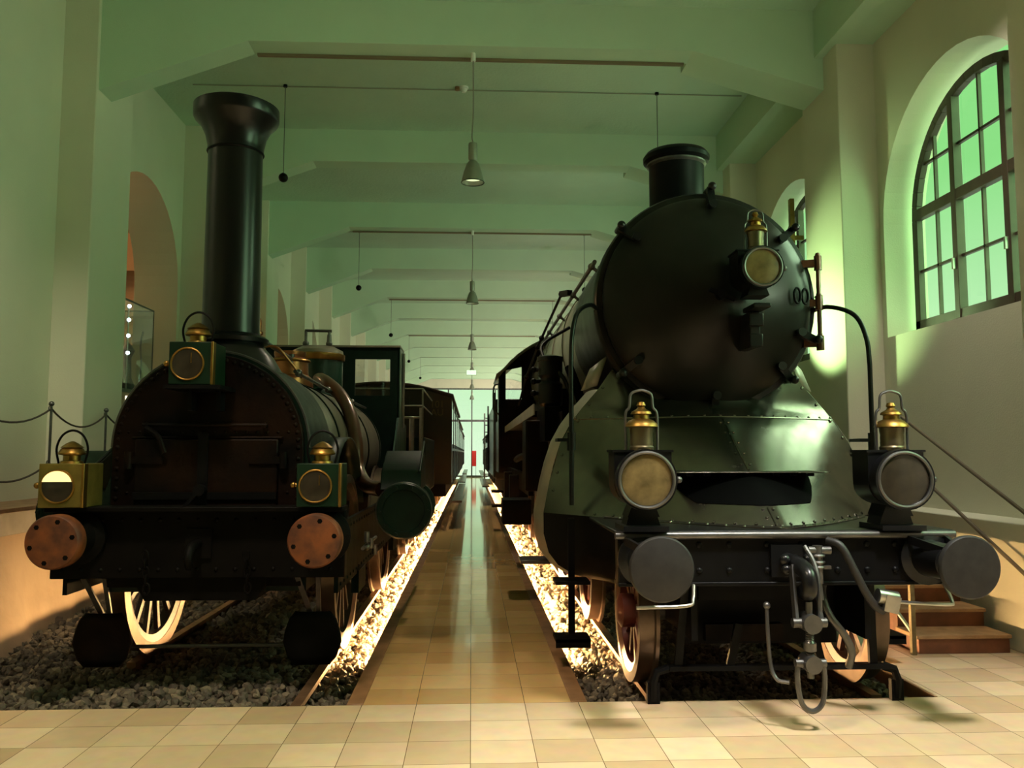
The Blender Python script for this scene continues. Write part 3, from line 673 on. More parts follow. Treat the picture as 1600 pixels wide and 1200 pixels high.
# lantern with drum body and round lens
def drum_lantern(label, x, y, z, r, face=0, lens='lensY'):
    o = thing('locomotive_lantern', label, 'lantern', (x, y, z - r), 'lanterns of the right locomotive')
    b = MB(); b.lathe([(r * .86, -.01), (r + .008, -.012), (r + .008, .05), (r * .98, .055), (r * .98, .16), (0, .16)], (x, y, z), (0, 1, 0), 40)
    P = [(x - r, z + r * .96), (x - r, z - r * .2)] + [(x - r * math.cos(a), z - r * .2 - r * .75 * math.sin(a)) for a in [PI * k / 12 for k in range(1, 12)]] + [(x + r, z - r * .2), (x + r, z + r * .96)]
    b.prism(P, 1, y + .10, y + .32); b.box(x - r - .01, x + r + .01, y + .09, y + .33, z + r * .94, z + r * 1.02)
    part(b, 'body', 'gloss', o)
    part(MB().lathe([(0, -.012), (r * .5, -.008), (r * .87, 0)], (x, y, z), (0, 1, 0), 40), 'lens', lens, o)
    part(MB().ring((x, y - .008, z), (0, 1, 0), r * .93, .012, 44, 8), 'bezel', 'dsteel', o)
    c = MB(); q = r / .18; cy = y + .14
    c.lathe([(.075*q, .0), (.078*q, .02), (.07*q, .03), (.072*q, .05), (.07*q, .06), (.072*q, .08), (.07*q, .10), (.075*q, .125), (.075*q, .15)], (x, cy, z + r), (0, 0, 1), 24)
    part(c, 'flue', 'flue', o)
    c = MB(); c.lathe([(.08*q, .145), (.105*q, .15), (.10*q, .165), (.075*q, .19), (.05*q, .20), (.048*q, .225), (.066*q, .23), (.06*q, .245), (.03*q, .262), (.02*q, .275), (.03*q, .285), (.022*q, .305), (0, .312)], (x, cy, z + r), (0, 0, 1), 24)
    part(c, 'flue_cap', 'brass', o)
    h = MB().tube(crom([(x - .10*q, cy, z + r), (x - .10*q, cy, z + r + .22*q), (x - .075*q, cy, z + r + .27*q), (x - .065*q, cy, z + r + .35*q), (x - .02*q, cy, z + r + .375*q), (x + .02*q, cy, z + r + .375*q), (x + .065*q, cy, z + r + .35*q), (x + .075*q, cy, z + r + .27*q), (x + .10*q, cy, z + r + .22*q), (x + .10*q, cy, z + r)], 5), .008*q + .001, 8)
    part(h, 'handle', 'dsteel', o)
    part(MB().cyl((x + r, y + .05, z), (x + r + .035, y + .05, z), .016).ball((x + r + .03, y + .05, z), .022), 'hinge_knob', 'dsteel', o)
    part(MB().cyl((x, y + .02, z - r*.55), (x, y + .02, z - r*.1), .016), 'burner', 'steel', o)
    b = MB(); b.prism([(x - .10*q, z - r*1.28), (x + .10*q, z - r*1.28), (x + .07*q, z - r*.88), (x - .07*q, z - r*.88)], 1, y + .10, y + .30)
    if r > .17: b.box(x - .14, x + .14, y + .02, y + .34, 1.118, 1.15); b.prism([(x - .11, 1.14), (x + .11, 1.14), (x + .07, z - r*.85), (x - .07, z - r*.85)], 1, y + .12, y + .30)
    part(b, 'foot', 'gloss', o)
    return o
drum_lantern('round brass capped lantern on the right locomotive, at the aisle side of its buffer beam', 1.075, 5.1, 1.435, .182)
drum_lantern('round brass capped lantern on the right locomotive, at the wall side of its buffer beam', 2.70, 5.1, 1.435, .182, lens='lensD')
drum_lantern('small round brass capped lantern high on the smokebox door', 2.20, 6.12, 3.01, .155)

# ------------------------------------------------------------------ LEFT LOCOMOTIVE
K = thing('steam_locomotive', 'small dark green steam locomotive with tall flared black chimney, left of the aisle', 'locomotive', (CXL, 9, RT))
def pk(mb, name, m, parent=None, **k): return mb.build(name, M[m], parent or K, **k)
AZ = 1.64
def archpoly(r, zb, n=28): return [(CXL + r * math.cos(PI * k / n), AZ + r * math.sin(PI * k / n)) for k in range(n + 1)] + [(CXL - r, zb), (CXL + r, zb)]
pk(MB().prism(archpoly(.70, .62), 1, 6.12, 7.05), 'smokebox', 'dgreen')
fp = MB().prism(archpoly(.672, .66), 1, 6.06, 6.12)
for k in range(37):
    a = PI * k / 36
    for r in (.635,): fp.rivet((CXL + r * math.cos(a), 6.06, AZ + r * math.sin(a)), (0, -1, 0), .017)
for z in np.arange(.72, 1.62, .07):
    for s in (-1, 1): fp.rivet((CXL + s*.635, 6.06, z), (0, -1, 0), .017)
for z in (1.0, 1.32, 1.75):
    for x in np.arange(-.56, .57, .075): fp.rivet((CXL + x, 6.06, z), (0, -1, 0), .012)
pk(fp, 'smokebox_front', 'worn', bevel=.008)
dd = MB(); dd.box(CXL - .50, CXL + .50, 6.02, 6.065, 1.02, 1.70)
dd.box(CXL - .53, CXL + .53, 6.03, 6.07, 1.70, 1.72)
dd_ = pk(dd, 'smokebox_door', 'worn', bevel=.01)
k = MB(); k.bar((CXL - .02, 6.01, .98), (CXL - .02, 6.01, 1.74), .07, .025, (0, 1, 0)); k.bar((CXL - .50, 6.01, 1.30), (CXL + .50, 6.01, 1.30), .05, .02, (0, 1, 0)); k.cyl((CXL - .02, 6.01, 1.34), (CXL - .02, 5.93, 1.34), .04); k.bar((CXL - .02, 5.94, 1.34), (CXL - .20, 5.93, 1.12), .025, .02, (0, 1, 0))
pk(k, 'door_strap', 'black', dd_)
for s in (-1, 1):
    k = MB(); 
    for z in (1.12, 1.55):
        k = MB(); k.cyl((CXL + s*.54, 6.02, z - .06), (CXL + s*.54, 6.02, z + .06), .028); k.bar((CXL + s*.54, 6.015, z), (CXL + s*.30, 6.01, z), .05, .02, (0, 1, 0))
        pk(k, 'door_hinge', 'worn', dd_)
k = MB(); k.tube([(CXL - .45, 6.02, 1.80), (CXL + .42, 6.02, 1.80)], .014); [k.cyl((CXL + x, 6.06, 1.80), (CXL + x, 6.01, 1.80), .02) for x in (-.43, 0, .40)]
k.tube(crom([(CXL - .42, 6.0, 1.78), (CXL - .33, 5.98, 1.72), (CXL - .28, 5.98, 1.60)], 4), .02)
pk(k, 'grab_rail', 'worn')
# ash box below
pk(MB().prism([(CXL - .45, .70), (CXL - .38, .58), (CXL + .38, .58), (CXL + .45, .70), (CXL + .45, .95), (CXL - .45, .95)], 1, 5.98, 6.9), 'ash_pan', 'sooty')
# boiler with bands
b = MB().lathe([(.662, 7.0), (.662, 11.3)], (CXL, 0, AZ), (0, 1, 0), 64)
pk(b, 'boiler', 'sheet')
for y in (7.05, 7.75, 8.45, 9.9, 11.1):
    pk(MB().lathe([(.662, y), (.674, y), (.674, y + .05), (.662, y + .05)], (CXL, 0, AZ), (0, 1, 0), 64), 'boiler_band', 'dgreen')
pk(MB().ring((CXL, 6.13, AZ), (0, 1, 0), .70, .012, 64, 6) if False else MB().tube([(CXL + .70*math.cos(a), 6.13, AZ + .70*math.sin(a)) for a in [PI*k/40 for k in range(41)]], .012, 6), 'front_ring', 'dsteel')
# chimney
cm = MB().lathe([(.40, 2.22), (.33, 2.34), (.255, 2.42), (.25, 2.44), (.285, 2.45), (.29, 2.48), (.265, 2.50), (.222, 2.51), (.216, 2.60), (.207, 3.96), (.214, 3.965), (.214, 4.0), (.215, 4.02), (.232, 4.10), (.27, 4.18), (.318, 4.23), (.328, 4.25), (.328, 4.33), (.30, 4.345), (.19, 4.345), (.18, 3.8)], (CXL, 6.53, 0), (0, 0, 1), 56)
cm_ = pk(cm, 'chimney', 'gloss')
for z in (2.51, 3.97): pk(MB().ring((CXL, 6.53, z), (0, 0, 1), .217 if z < 3 else .209, .011, 48, 6), 'chimney_band', 'black', cm_)
# fittings along the boiler
w = MB().lathe([(.05, 2.26), (.035, 2.34), (.022, 2.36), (.022, 2.55), (.05, 2.56), (.05, 2.58), (.03, 2.59), (.03, 2.63), (.045, 2.64), (.045, 2.66), (.03, 2.67), (.032, 2.76), (.015, 2.79), (.01, 2.84), (0, 2.85)], (CXL, 7.35, 0), (0, 0, 1), 18)
pk(w, 'whistle', 'copper')
pk(MB().tube([(CXL + .02, 7.4, 2.60), (CXL + .05, 8.5, 2.55)], .02).cyl((CXL + .05, 8.5, 2.5), (CXL + .05, 8.5, 2.6), .03), 'valve_lever', 'dsteel')
sx = MB().lathe([(.24, 2.25), (.235, 2.36), (.19, 2.40), (.185, 2.53), (.20, 2.54), (.20, 2.56), (.15, 2.58), (.16, 2.61), (.16, 2.64), (0, 2.66)], (CXL, 8.65, 0), (0, 0, 1), 32)
sx_ = pk(sx, 'sandbox', 'copper')
pk(MB().ring((CXL, 8.65, 2.545), (0, 0, 1), .2, .012, 40, 6), 'sandbox_band', 'brass', sx_)
dome = MB().lathe([(.36, 2.1), (.345, 2.30), (.34, 2.33), (.32, 2.36), (.30, 2.38), (.30, 2.72), (.31, 2.73)], (CXL, 10.2, 0), (0, 0, 1), 40)
dome_ = pk(dome, 'steam_dome', 'green')
pk(MB().lathe([(.315, 2.715), (.325, 2.73), (.325, 2.79), (.31, 2.80)], (CXL, 10.2, 0), (0, 0, 1), 40), 'dome_band', 'brass', dome_)
pk(MB().lathe([(.31, 2.79), (.30, 2.84), (.20, 2.89), (.06, 2.91), (0, 2.915)], (CXL, 10.2, 0), (0, 0, 1), 40), 'dome_cap', 'sheet', dome_)
k = MB()
for x in (-.13, .15): k.cyl((CXL + x, 10.1, 2.88), (CXL + x, 10.1, 3.08), .018); k.ball((CXL + x, 10.1, 2.92), .04)
k.cyl((CXL + .15, 10.1, 2.9), (CXL + .15, 10.1, 3.03), .035, .025); k.tube([(CXL - .14, 10.1, 3.08), (CXL + .18, 10.1, 3.075)], .018)
pk(k, 'safety_valve', 'dsteel', dome_)
sp = MB().tube(crom([(CXL + .1, 9.9, 2.44), (CXL + .18, 9.3, 2.42), (CXL + .32, 8.9, 2.36), (CXL + .52, 8.65, 2.20), (CXL + .66, 8.45, 1.98), (CXL + .74, 8.3, 1.70), (CXL + .77, 8.2, 1.45), (CXL + .90, 7.9, 1.30), (CXL + 1.1, 7.4, 1.28)], 7), .068, 14)
pk(sp, 'steam_pipe', 'pipebrown')
for s in (-1, 1):
    k = MB(); P = [(CXL + s*.36, 7.2, 2.30), (CXL + s*.44, 9.0, 2.22), (CXL + s*.46, 11.2, 2.2)]
    k.tube(P, .016); [k.ball(p, .034) for p in ((CXL + s*.37, 7.3, 2.295), (CXL + s*.42, 8.5, 2.24), (CXL + s*.45, 10.0, 2.21))]
    pk(k, 'boiler_handrail', 'dsteel')
P = crom([(CXL - .12, 7.9, 2.33), (CXL - .05, 7.6, 2.52), (CXL + .12, 7.5, 2.55), (CXL + .24, 7.55, 2.42), (CXL + .34, 7.6, 2.28)], 5)
pk(MB().tube(P, .012), 'oil_pipe', 'copper')
for s in (-1, 1):
    fd = MB(); pts = [(7.2 + 1.0 * math.cos(a), .78 + .95 * math.sin(a)) for a in [PI * .12 + PI * .76 * k / 16 for k in range(17)]]
    fd.grid([[(CXL + s*.60, y, z) for y, z in pts], [(CXL + s*.84, y, z) for y, z in pts]])
    pk(fd, 'wheel_splasher', 'dgreen', solid=.015)
# cab
CB = 11.3; cb = MB(); hwc = .89
cb.box(CXL - hwc, CXL - .77, CB, CB + .03, 1.2, 3.03); cb.box(CXL + .77, CXL + hwc, CB, CB + .03, 1.2, 3.03)
cb.box(CXL - .30, CXL + .30, CB, CB + .03, 2.0, 3.03)
for s in (-1, 1):
    a, b_ = sorted((CXL + s*.30, CXL + s*.77)); cb.box(a, b_, CB, CB + .03, 2.87, 3.03); cb.box(a, b_, CB, CB + .03, 1.2, 2.375)
cbf = pk(cb, 'cab_front', 'dgreen', smooth=False)
for s in (-1, 1):
    a, b_ = sorted((CXL + s*.30, CXL + s*.77))
    pk(MB().box(a, b_, CB + .01, CB + .015, 2.375, 2.87), 'cab_window', 'glass', cbf)
    q = MB(); x = CXL + s * hwc; q.prism([(CB, 1.1), (CB + 1.15, 1.1), (CB + 1.15, 2.0), (CB + .45, 2.05), (CB + .34, 2.35), (CB + .5, 2.75), (CB + .5, 3.03), (CB, 3.03)], 0, x - .015, x + .015)
    pk(q, 'cab_side', 'green')
    pk(MB().tube([(x + s*.03, CB + .42, 1.95), (x + s*.03, CB + .42, 3.0)], .018), 'cab_pillar', 'steel')
pk(MB().box(CXL - hwc - .02, CXL + hwc + .02, CB - .03, CB + .6, 3.03, 3.055), 'cab_roof', 'sheet')
for s in (-1, 1):
    q = MB().prism([(8.9, 1.12), (CB, 1.12), (CB, 2.08), (10.7, 2.05), (10.2, 1.6)], 0, CXL + s*.93 - .01, CXL + s*.93 + .01)
    pk(q, 'side_panel', 'green')
# frames, beam and buffers
fr = MB()
for s in (-1, 1):
    x = CXL + s * .93; fr.box(x - .015, x + .015, 6.0, 12.4, .62, 1.10)
    for y in np.arange(6.1, 9.0, .16):
        for z in (.67, 1.05): fr.rivet((x + s*.015, y, z), (s, 0, 0), .014)
    for y in (7.2, 10.2): fr.box(x - .03, x + .03, y - .22, y + .22, .46, .64)
pk(fr, 'frame', 'fgreen')
bb = MB(); bb.box(CXL - 1.0, CXL + 1.0, 5.92, 6.03, .74, 1.20); bb.box(CXL - 1.0, CXL + 1.0, 5.80, 6.03, 1.20, 1.235)
for x in np.arange(-.92, .95, .13):
    for z in (.80, 1.14): bb.rivet((CXL + x, 5.92, z), (0, -1, 0), .016)
pk(bb, 'buffer_beam', 'sooty', bevel=.008)
for s in (-1, 1):
    x = CXL + .02 + s * .835; z = 1.027; q = MB()
    q.lathe([(0, 0), (.19, 0), (.19, -.03), (.14, -.06), (.11, -.20), (.11, -.26), (0, -.26)], (x, 5.92, z), (0, 1, 0), 28)
    bu = pk(q, 'buffer', 'sooty')
    hd = MB().lathe([(0, -.385), (.12, -.382), (.165, -.375), (.176, -.36), (.176, -.27), (.165, -.255), (.08, -.25)], (x, 5.92, z), (0, 1, 0), 56)
    hd_ = pk(hd, 'buffer_head', 'bufwood', bu)
    for k in range(6):
        a = 2*PI*k/6 + .25; pk(MB().lathe([(.017, 0), (.017, -.006), (0, -.008)], (x + .135*math.cos(a), 5.92 - .376, z + .135*math.sin(a)), (0, 1, 0), 6), 'bolt', 'sooty', hd_)
# drawhook and safety chains
k = MB(); k.tube(crom([(CXL, 5.92, .98), (CXL, 5.76, .97), (CXL, 5.70, .90), (CXL, 5.74, .84)], 5), .03, 10); k.box(CXL - .09, CXL + .09, 5.90, 5.925, .88, 1.08)
dh = pk(k, 'drawhook', 'sooty')
for s in (-1, 1):
    ck = MB()
    for q in range(5): ck.ring((CXL + s*.34 + .004*q, 5.86, .90 - .055*q), (1, 0, 0) if q % 2 else (0, 1, 0), .03, .008, 12, 5, .7, 1.2)
    pk(ck, 'safety_chain', 'sooty', dh)
# guard irons with curved shields
for s in (-1, 1):
    x = CXL + s * .74; q = MB(); rows = []
    for z in np.linspace(.09, .46, 8):
        hwz = float(np.interp(z, [.09, .13, .26, .40, .46], [.12, .165, .21, .17, .12]))
        rows.append([(x + hwz * math.sin(a), 6.18 + .02 - .02 * math.cos(a) , z) for a in [(-1 + 2*k/10) * 1.45 for k in range(11)]])
    q.grid(rows); pk(q, 'rail_guard', 'sooty' if s > 0 else 'worn', solid=.03)
    h = MB(); h.bar((x - .10, 6.02, .78), (x - .02, 6.24, .42), .035, .02, (0, 1, 0)); h.bar((x + .06, 6.02, .78), (x + .03, 6.26, .36), .03, .02, (0, 1, 0))
    pk(h, 'guard_hanger', 'dsteel')
pk(MB().tube([(CXL - .74, 6.3, .20), (CXL + .74, 6.3, .205)], .014), 'guard_stay', 'dsteel')
for y in (7.2, 10.2):
    for s in (-1, 1): wheel(K, CXL + s * .84, y, .72, s, M['wheel'], 14)
    axle(K, CXL, y, .72)
# cylinders
for s in (-1, 1):
    x = CXL + s * 1.335; q = MB()
    q.lathe([(0, 6.80), (.165, 6.80), (.17, 6.785), (.215, 6.785), (.222, 6.80), (.222, 6.86), (.19, 6.87), (.19, 7.55), (.22, 7.56), (.22, 7.62), (0, 7.62)], (x, 0, 1.137), (0, 1, 0), 44)
    for k in range(10):
        a = 2*PI*k/10; q.lathe([(.014, 0), (.014, -.02), (0, -.022)], (x + .195*math.cos(a), 6.785, 1.137 + .195*math.sin(a)), (0, 1, 0), 6)
    cl = pk(q, 'cylinder', 'dgreen')
    pk(MB().ring((x, 6.82, 1.137), (0, 1, 0), .222, .010, 48, 6), 'cylinder_rim', 'dsteel', cl)
    v = MB(); v.prism([(6.85, 1.30), (7.6, 1.30), (7.6, 1.52), (7.35, 1.62), (6.95, 1.46)], 0, x - .20, x + .13); v.bar((x + .12, 6.9, 1.44), (x + .12, 7.5, 1.70), .02, .03)
    pk(v, 'valve_chest', 'dgreen', cl, bevel=.012)
    r = MB(); r.cyl((x, 7.62, 1.137), (x, 8.6, 1.10), .025); r.bar((x, 8.5, 1.10), (x, 10.2, .85), .03, .07); r.box(x - .05, x + .05, 8.45, 8.65, 1.0, 1.2); r.bar((x - .05, 7.6, 1.26), (x - .05, 9.0, 1.24), .05, .03); r.bar((x - .05, 7.6, 1.0), (x - .05, 9.0, .98), .05, .03)
    pk(r, 'motion', 'steel', cl)
    if s < 0: continue
    k = MB(); 
    for q2 in range(3): k.cyl((x - .28 + .02*q2, 6.7 + .1*q2, .98 - .06*q2), (x - .28 + .02*q2, 6.7 + .1*q2, .90 - .06*q2), .022); k.ball((x - .28, 6.72 + .12*q2, .86), .026)
    k.tube([(x - .30, 6.6, .86), (x - .30, 7.5, .86)], .014)
    pk(k, 'drain_cock', 'dsteel', cl)

# square green lanterns
def box_lantern(label, x, y, z, face='lgreen', lens='lensD', painted_reflection=False):
    o = thing('locomotive_lantern', label, 'lantern', (x, y, z - .145), 'lanterns of the left locomotive')
    h = .147
    part(MB().box(x - h, x + h, y, y + .30, z - h, z + h), 'body', face, o, bevel=.006)
    part(MB().box(x + h - .012, x + h + .006, y - .008, y + .05, z - h, z + h), 'corner_strip', 'brass', o, bevel=.003)
    part(MB().lathe([(0, -.012), (.07, -.01), (.104, -.004)], (x - .02, y, z - .005), (0, 1, 0), 40), 'lens', lens, o)
    part(MB().ring((x - .02, y - .006, z - .005), (0, 1, 0), .108, .007, 44, 8), 'bezel', 'brass', o)
    if painted_reflection:
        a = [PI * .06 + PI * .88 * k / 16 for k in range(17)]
        part(MB().add([(x - .02 + .098*math.cos(t), y - .016, z + .01 + .088*math.sin(t)) for t in a], [tuple(range(17))]), 'lens_reflection', 'painted_reflection', o)  # reflection of the lit wall in the lens, painted as a glowing half disc
    else:
        part(MB().box(x + .005, x + .011, y - .016, y - .012, z + .0, z + .07), 'wick', 'brass', o)
    c = MB(); cy = y + .14
    c.lathe([(.075, 0), (.07, .015), (.055, .02), (.055, .055), (.085, .06), (.088, .07), (.07, .10), (.06, .105), (.075, .108), (.04, .135), (.012, .15), (0, .152)], (x, cy, z + h), (0, 0, 1), 24)
    part(c, 'flue_cap', 'brass', o)
    part(MB().tube(crom([(x - .085, cy, z + h - .01), (x - .105, cy, z + h + .10), (x - .07, cy, z + h + .19), (x, cy, z + h + .225), (x + .07, cy, z + h + .19), (x + .105, cy, z + h + .10), (x + .085, cy, z + h - .01)], 6), .008, 8), 'handle', 'black', o)
    part(MB().cyl((x - h, y + .05, z), (x - h - .03, y + .05, z), .016).ball((x - h - .03, y + .05, z), .022), 'hinge_knob', 'brass', o)
    return o
box_lantern('square brass faced lantern on the left locomotive, yellow reflection painted on its round lens', -2.735, 5.72, 1.383, 'olive', 'lensD', True)
box_lantern('square green lantern on the left locomotive, at the aisle side of its buffer beam', -1.035, 5.72, 1.383)
box_lantern('square green lantern on the left locomotive, below the tall chimney', -1.91, 5.72, 2.21)
k = MB(); k.box(CXL - .20, CXL + .18, 5.70, 6.08, 2.035, 2.062); k.box(CXL - .12, CXL - .09, 5.95, 6.06, 1.9, 2.04); k.box(CXL + .08, CXL + .11, 5.95, 6.06, 1.9, 2.04)
pk(k, 'lamp_bracket', 'black')

# ------------------------------------------------------------------ vehicles behind
T = thing('locomotive_tender', 'dark green tender with bright top rails behind the left locomotive', 'tender', (CXL, 14.5, RT))
def pt_(mb, name, m, parent=None, **k): return mb.build(name, M[m], parent or T, **k)
pt_(MB().box(CXL - 1.15, CXL + 1.15, 13.2, 16.4, .95, 1.85), 'tank', 'dgreen', bevel=.02)
k = MB()
for x in (-1.1, -.2, 1.1): k.tube([(CXL + x, 13.25, 1.85), (CXL + x, 13.25, 2.62)], .014)
for z in (2.62, 2.35): k.tube([(CXL - 1.1, 13.25, z), (CXL + 1.1, 13.25, z)], .013); [k.tube([(CXL + s*1.1, 13.25, z), (CXL + s*1.1, 16.3, z)], .013) for s in (-1, 1)]
pt_(k, 'top_rail', 'steel')
k = MB(); k.cyl((CXL + .95, 12.95, 1.1), (CXL + .95, 12.95, 2.15), .04); k.ring((CXL + .95, 12.95, 2.15), (0, 0, 1), .14, .015); k.cyl((CXL + 1.1, 12.9, .9), (CXL + 1.1, 12.9, 2.3), .03)
pt_(k, 'brake_column', 'steel')
k = MB(); k.lathe([(.16, 1.2), (.18, 1.5), (.10, 1.75), (.05, 1.8), (0, 1.82)], (CXL + .55, 12.8, 0), (0, 0, 1), 20); k.tube(crom([(CXL + .55, 12.8, 1.8), (CXL + .7, 12.7, 1.95), (CXL + .85, 12.7, 1.7)], 5), .03)
pt_(k, 'water_gauge', 'copper')
pt_(MB().box(CXL - 1.0, CXL + 1.0, 12.55, 16.5, .72, .95), 'frame', 'sooty')
for y in (13.7, 15.7):
    for s in (-1, 1): wheel(T, CXL + s * .84, y, .5, s, M['wheel'], 10)

def coach(label, cx, y0, y1, ze, za, hw, body='coach', text=None, windows=5, floor=.95):
    o = thing('railway_coach', label, 'coach', (cx, (y0 + y1) / 2, RT))
    def q(mb, name, m, parent=None, **k): return mb.build(name, M[m], parent or o, **k)
    def rz(x): s = za - ze; R = (hw*hw + s*s) / (2*s); return za - R + math.sqrt(R*R - min(hw, abs(x))**2)
    xs = [-hw + 2*hw*k/16 for k in range(17)]
    q(MB().prism([(cx - hw, floor)] + [(cx + x, rz(x) - .03) for x in xs] + [(cx + hw, floor)], 1, y0, y1), 'body', body, smooth=False)
    xr = [x * 1.03 for x in xs]
    q(MB().grid([[(cx + x, y0 - .10, rz(x) + .015) for x in xr], [(cx + x, y1 + .1, rz(x) + .015) for x in xr]]), 'roof', 'roof', solid=.05)
    q(MB().box(cx - hw + .1, cx + hw - .1, y0 - .05, y1 + .05, .70, floor), 'underframe', 'sooty')
    s = 1 if cx < 0 else -1
    n = windows; L_ = (y1 - y0) / n
    for k in range(n):
        q(MB().box(cx + s*hw - .01, cx + s*hw + .012, y0 + L_*(k + .25), y0 + L_*(k + .75), floor + .85, ze - .22), 'window', 'dglass')
    mv = MB(); 
    for k in range(n + 1): mv.box(cx + s*hw - .005, cx + s*hw + .018, y0 + L_*k - .03 + (.03 if k == 0 else 0), y0 + L_*k + .03, floor, ze - .03)
    mv.box(cx + s*hw - .005, cx + s*hw + .02, y0, y1, floor + .70, floor + .76)
    q(mv, 'beading', body)
    q(MB().box(cx + s*(hw + .02), cx + s*(hw + .02) + s*.22, y0 + .3, y1 - .3, .55, .59), 'footboard', 'coach')
    for x in (-.55, .55): q(MB().box(cx + x - .02, cx + x + .02, y0 - .02, y0, floor, ze), 'end_strip', body)
    q(MB().box(cx + hw - .05, cx + hw + .012, y0 - .02, y0 + .02, floor, ze - .03), 'corner_strip', body); q(MB().box(cx - hw - .012, cx - hw + .05, y0 - .02, y0 + .02, floor, ze - .03), 'corner_strip', body)
    for sx in (-1, 1):
        b = MB().lathe([(.12, 0), (.08, -.1), (.06, -.35), (.0, -.35)], (cx + sx*.875, y0 - .05, 1.0), (0, 1, 0), 20); b.lathe([(0, -.37), (.17, -.36), (.17, -.34), (0, -.33)], (cx + sx*.875, y0 - .05, 1.0), (0, 1, 0), 28)
        q(b, 'buffer', 'dsteel')
    for y in (y0 + 1.6, y1 - 1.6):
        for sx in (-1, 1): wheel(o, cx + sx*.84, y, .48, sx, M['wheel'], 10)
    if text:
        for j, tx in enumerate(text):
            cu = bpy.data.curves.new('lettering', 'FONT'); cu.body = tx; cu.size = .20; cu.extrude = .002; cu.align_x = 'CENTER'; cu.materials.append(M['letter'])
            t0 = bpy.data.objects.new('text', cu); me = bpy.data.meshes.new_from_object(t0); bpy.data.objects.remove(t0); t = bpy.data.objects.new('lettering', me); COL.objects.link(t); t.parent = o; w = ORIG[o.name]
            t.location = (cx + 1.15 - w[0], y0 - .012 - w[1], 2.56 - .17*j - w[2]); t.rotation_euler = (PI/2, 0, 0)
    return o
coach('dark brown coach with gilt numbers on its arched end wall, behind the left tender', CXL, 17.6, 28.4, 2.80, 3.06, 1.44, text=('101', 'AU'))
coach('second dark coach on the left track, standing behind the numbered coach', CXL, 29.4, 40.5, 2.7, 2.98, 1.42)
coach('farthest dark coach on the left track, near the glazed gate', CXL, 41.5, 52.5, 2.6, 2.9, 1.40)
T2 = thing('locomotive_tender', 'dark brown tender behind the right locomotive cab', 'tender', (CXR, 20, RT))
def p2(mb, name, m, parent=None, **k): return mb.build(name, M[m], parent or T2, **k)
p2(MB().box(CXR - 1.48, CXR + 1.48, 17.2, 24.0, 1.05, 2.72), 'tank', 'coach', bevel=.03)
for y, z in ((17.25, 2.85), (24.0, 2.95)): p2(MB().tube([(CXR - 1.5, y, 1.1), (CXR - 1.5, y, z)], .025), 'handrail', 'dsteel')
p2(MB().box(CXR - 1.3, CXR + 1.3, 17.1, 24.1, .70, 1.05), 'frame', 'sooty')
p2(MB().box(CXR - 1.55, CXR - 1.30, 17.4, 18.0, .48, .52).box(CXR - 1.55, CXR - 1.30, 17.4, 18.0, .78, .82), 'step', 'worn')
for y in (18.3, 20.1, 21.5, 23.3):
    for s in (-1, 1): wheel(T2, CXR + s*.85, y, .49, s, M['wheel'], 10)
for y in (19.2, 22.4): p2(MB().box(CXR - 1.12, CXR - 1.02, y - 1.1, y + 1.1, .40, .62), 'bogie_frame', 'worn')
Wg = coach('dark goods wagon on the right track, behind the brown tender', CXR, 25.5, 34.0, 2.2, 2.45, 1.40, 'sooty', windows=4)
Wh = coach('grey wagon with a ladder on the right track, near the glazed gate', CXR, 36.0, 50.0, 2.35, 2.6, 1.30, 'ghost', windows=6)
ld = MB()
for y in (35.7, 36.0): ld.tube([(CXR - 1.42, y, .5), (CXR - 1.42, y, 3.3)], .03)
for z in np.arange(.7, 3.2, .3): ld.tube([(CXR - 1.42, 35.7, z), (CXR - 1.42, 36.0, z)], .022); ld.tube([(CXR - 1.42, 35.85, z), (CXR - 1.15, 35.85, z)], .022)
ld.tube([(CXR - 1.15, 35.85, .5), (CXR - 1.15, 35.85, 3.3)], .03)
ld.build('ladder', M['dsteel'], Wh)
b = MB().box(.10, .16, 54.6, 55.2, .75, 1.75); b.box(.11, .15, 54.7, 54.75, 0, .75); b.box(.11, .15, 55.05, 55.1, 0, .75)
b2 = MB().box(.02, .30, 54.6, 54.63, .75, 1.75); 
bn = thing('banner_stand', 'small upright red banner in front of the glazed gate', 'banner', (.16, 54.6, 0))
b2.build('banner', M['redsign'], bn); MB().box(.03, .05, 54.62, 54.66, 0, 1.75).box(.27, .29, 54.62, 54.66, 0, 1.75).build('pole', M['dsteel'], bn)

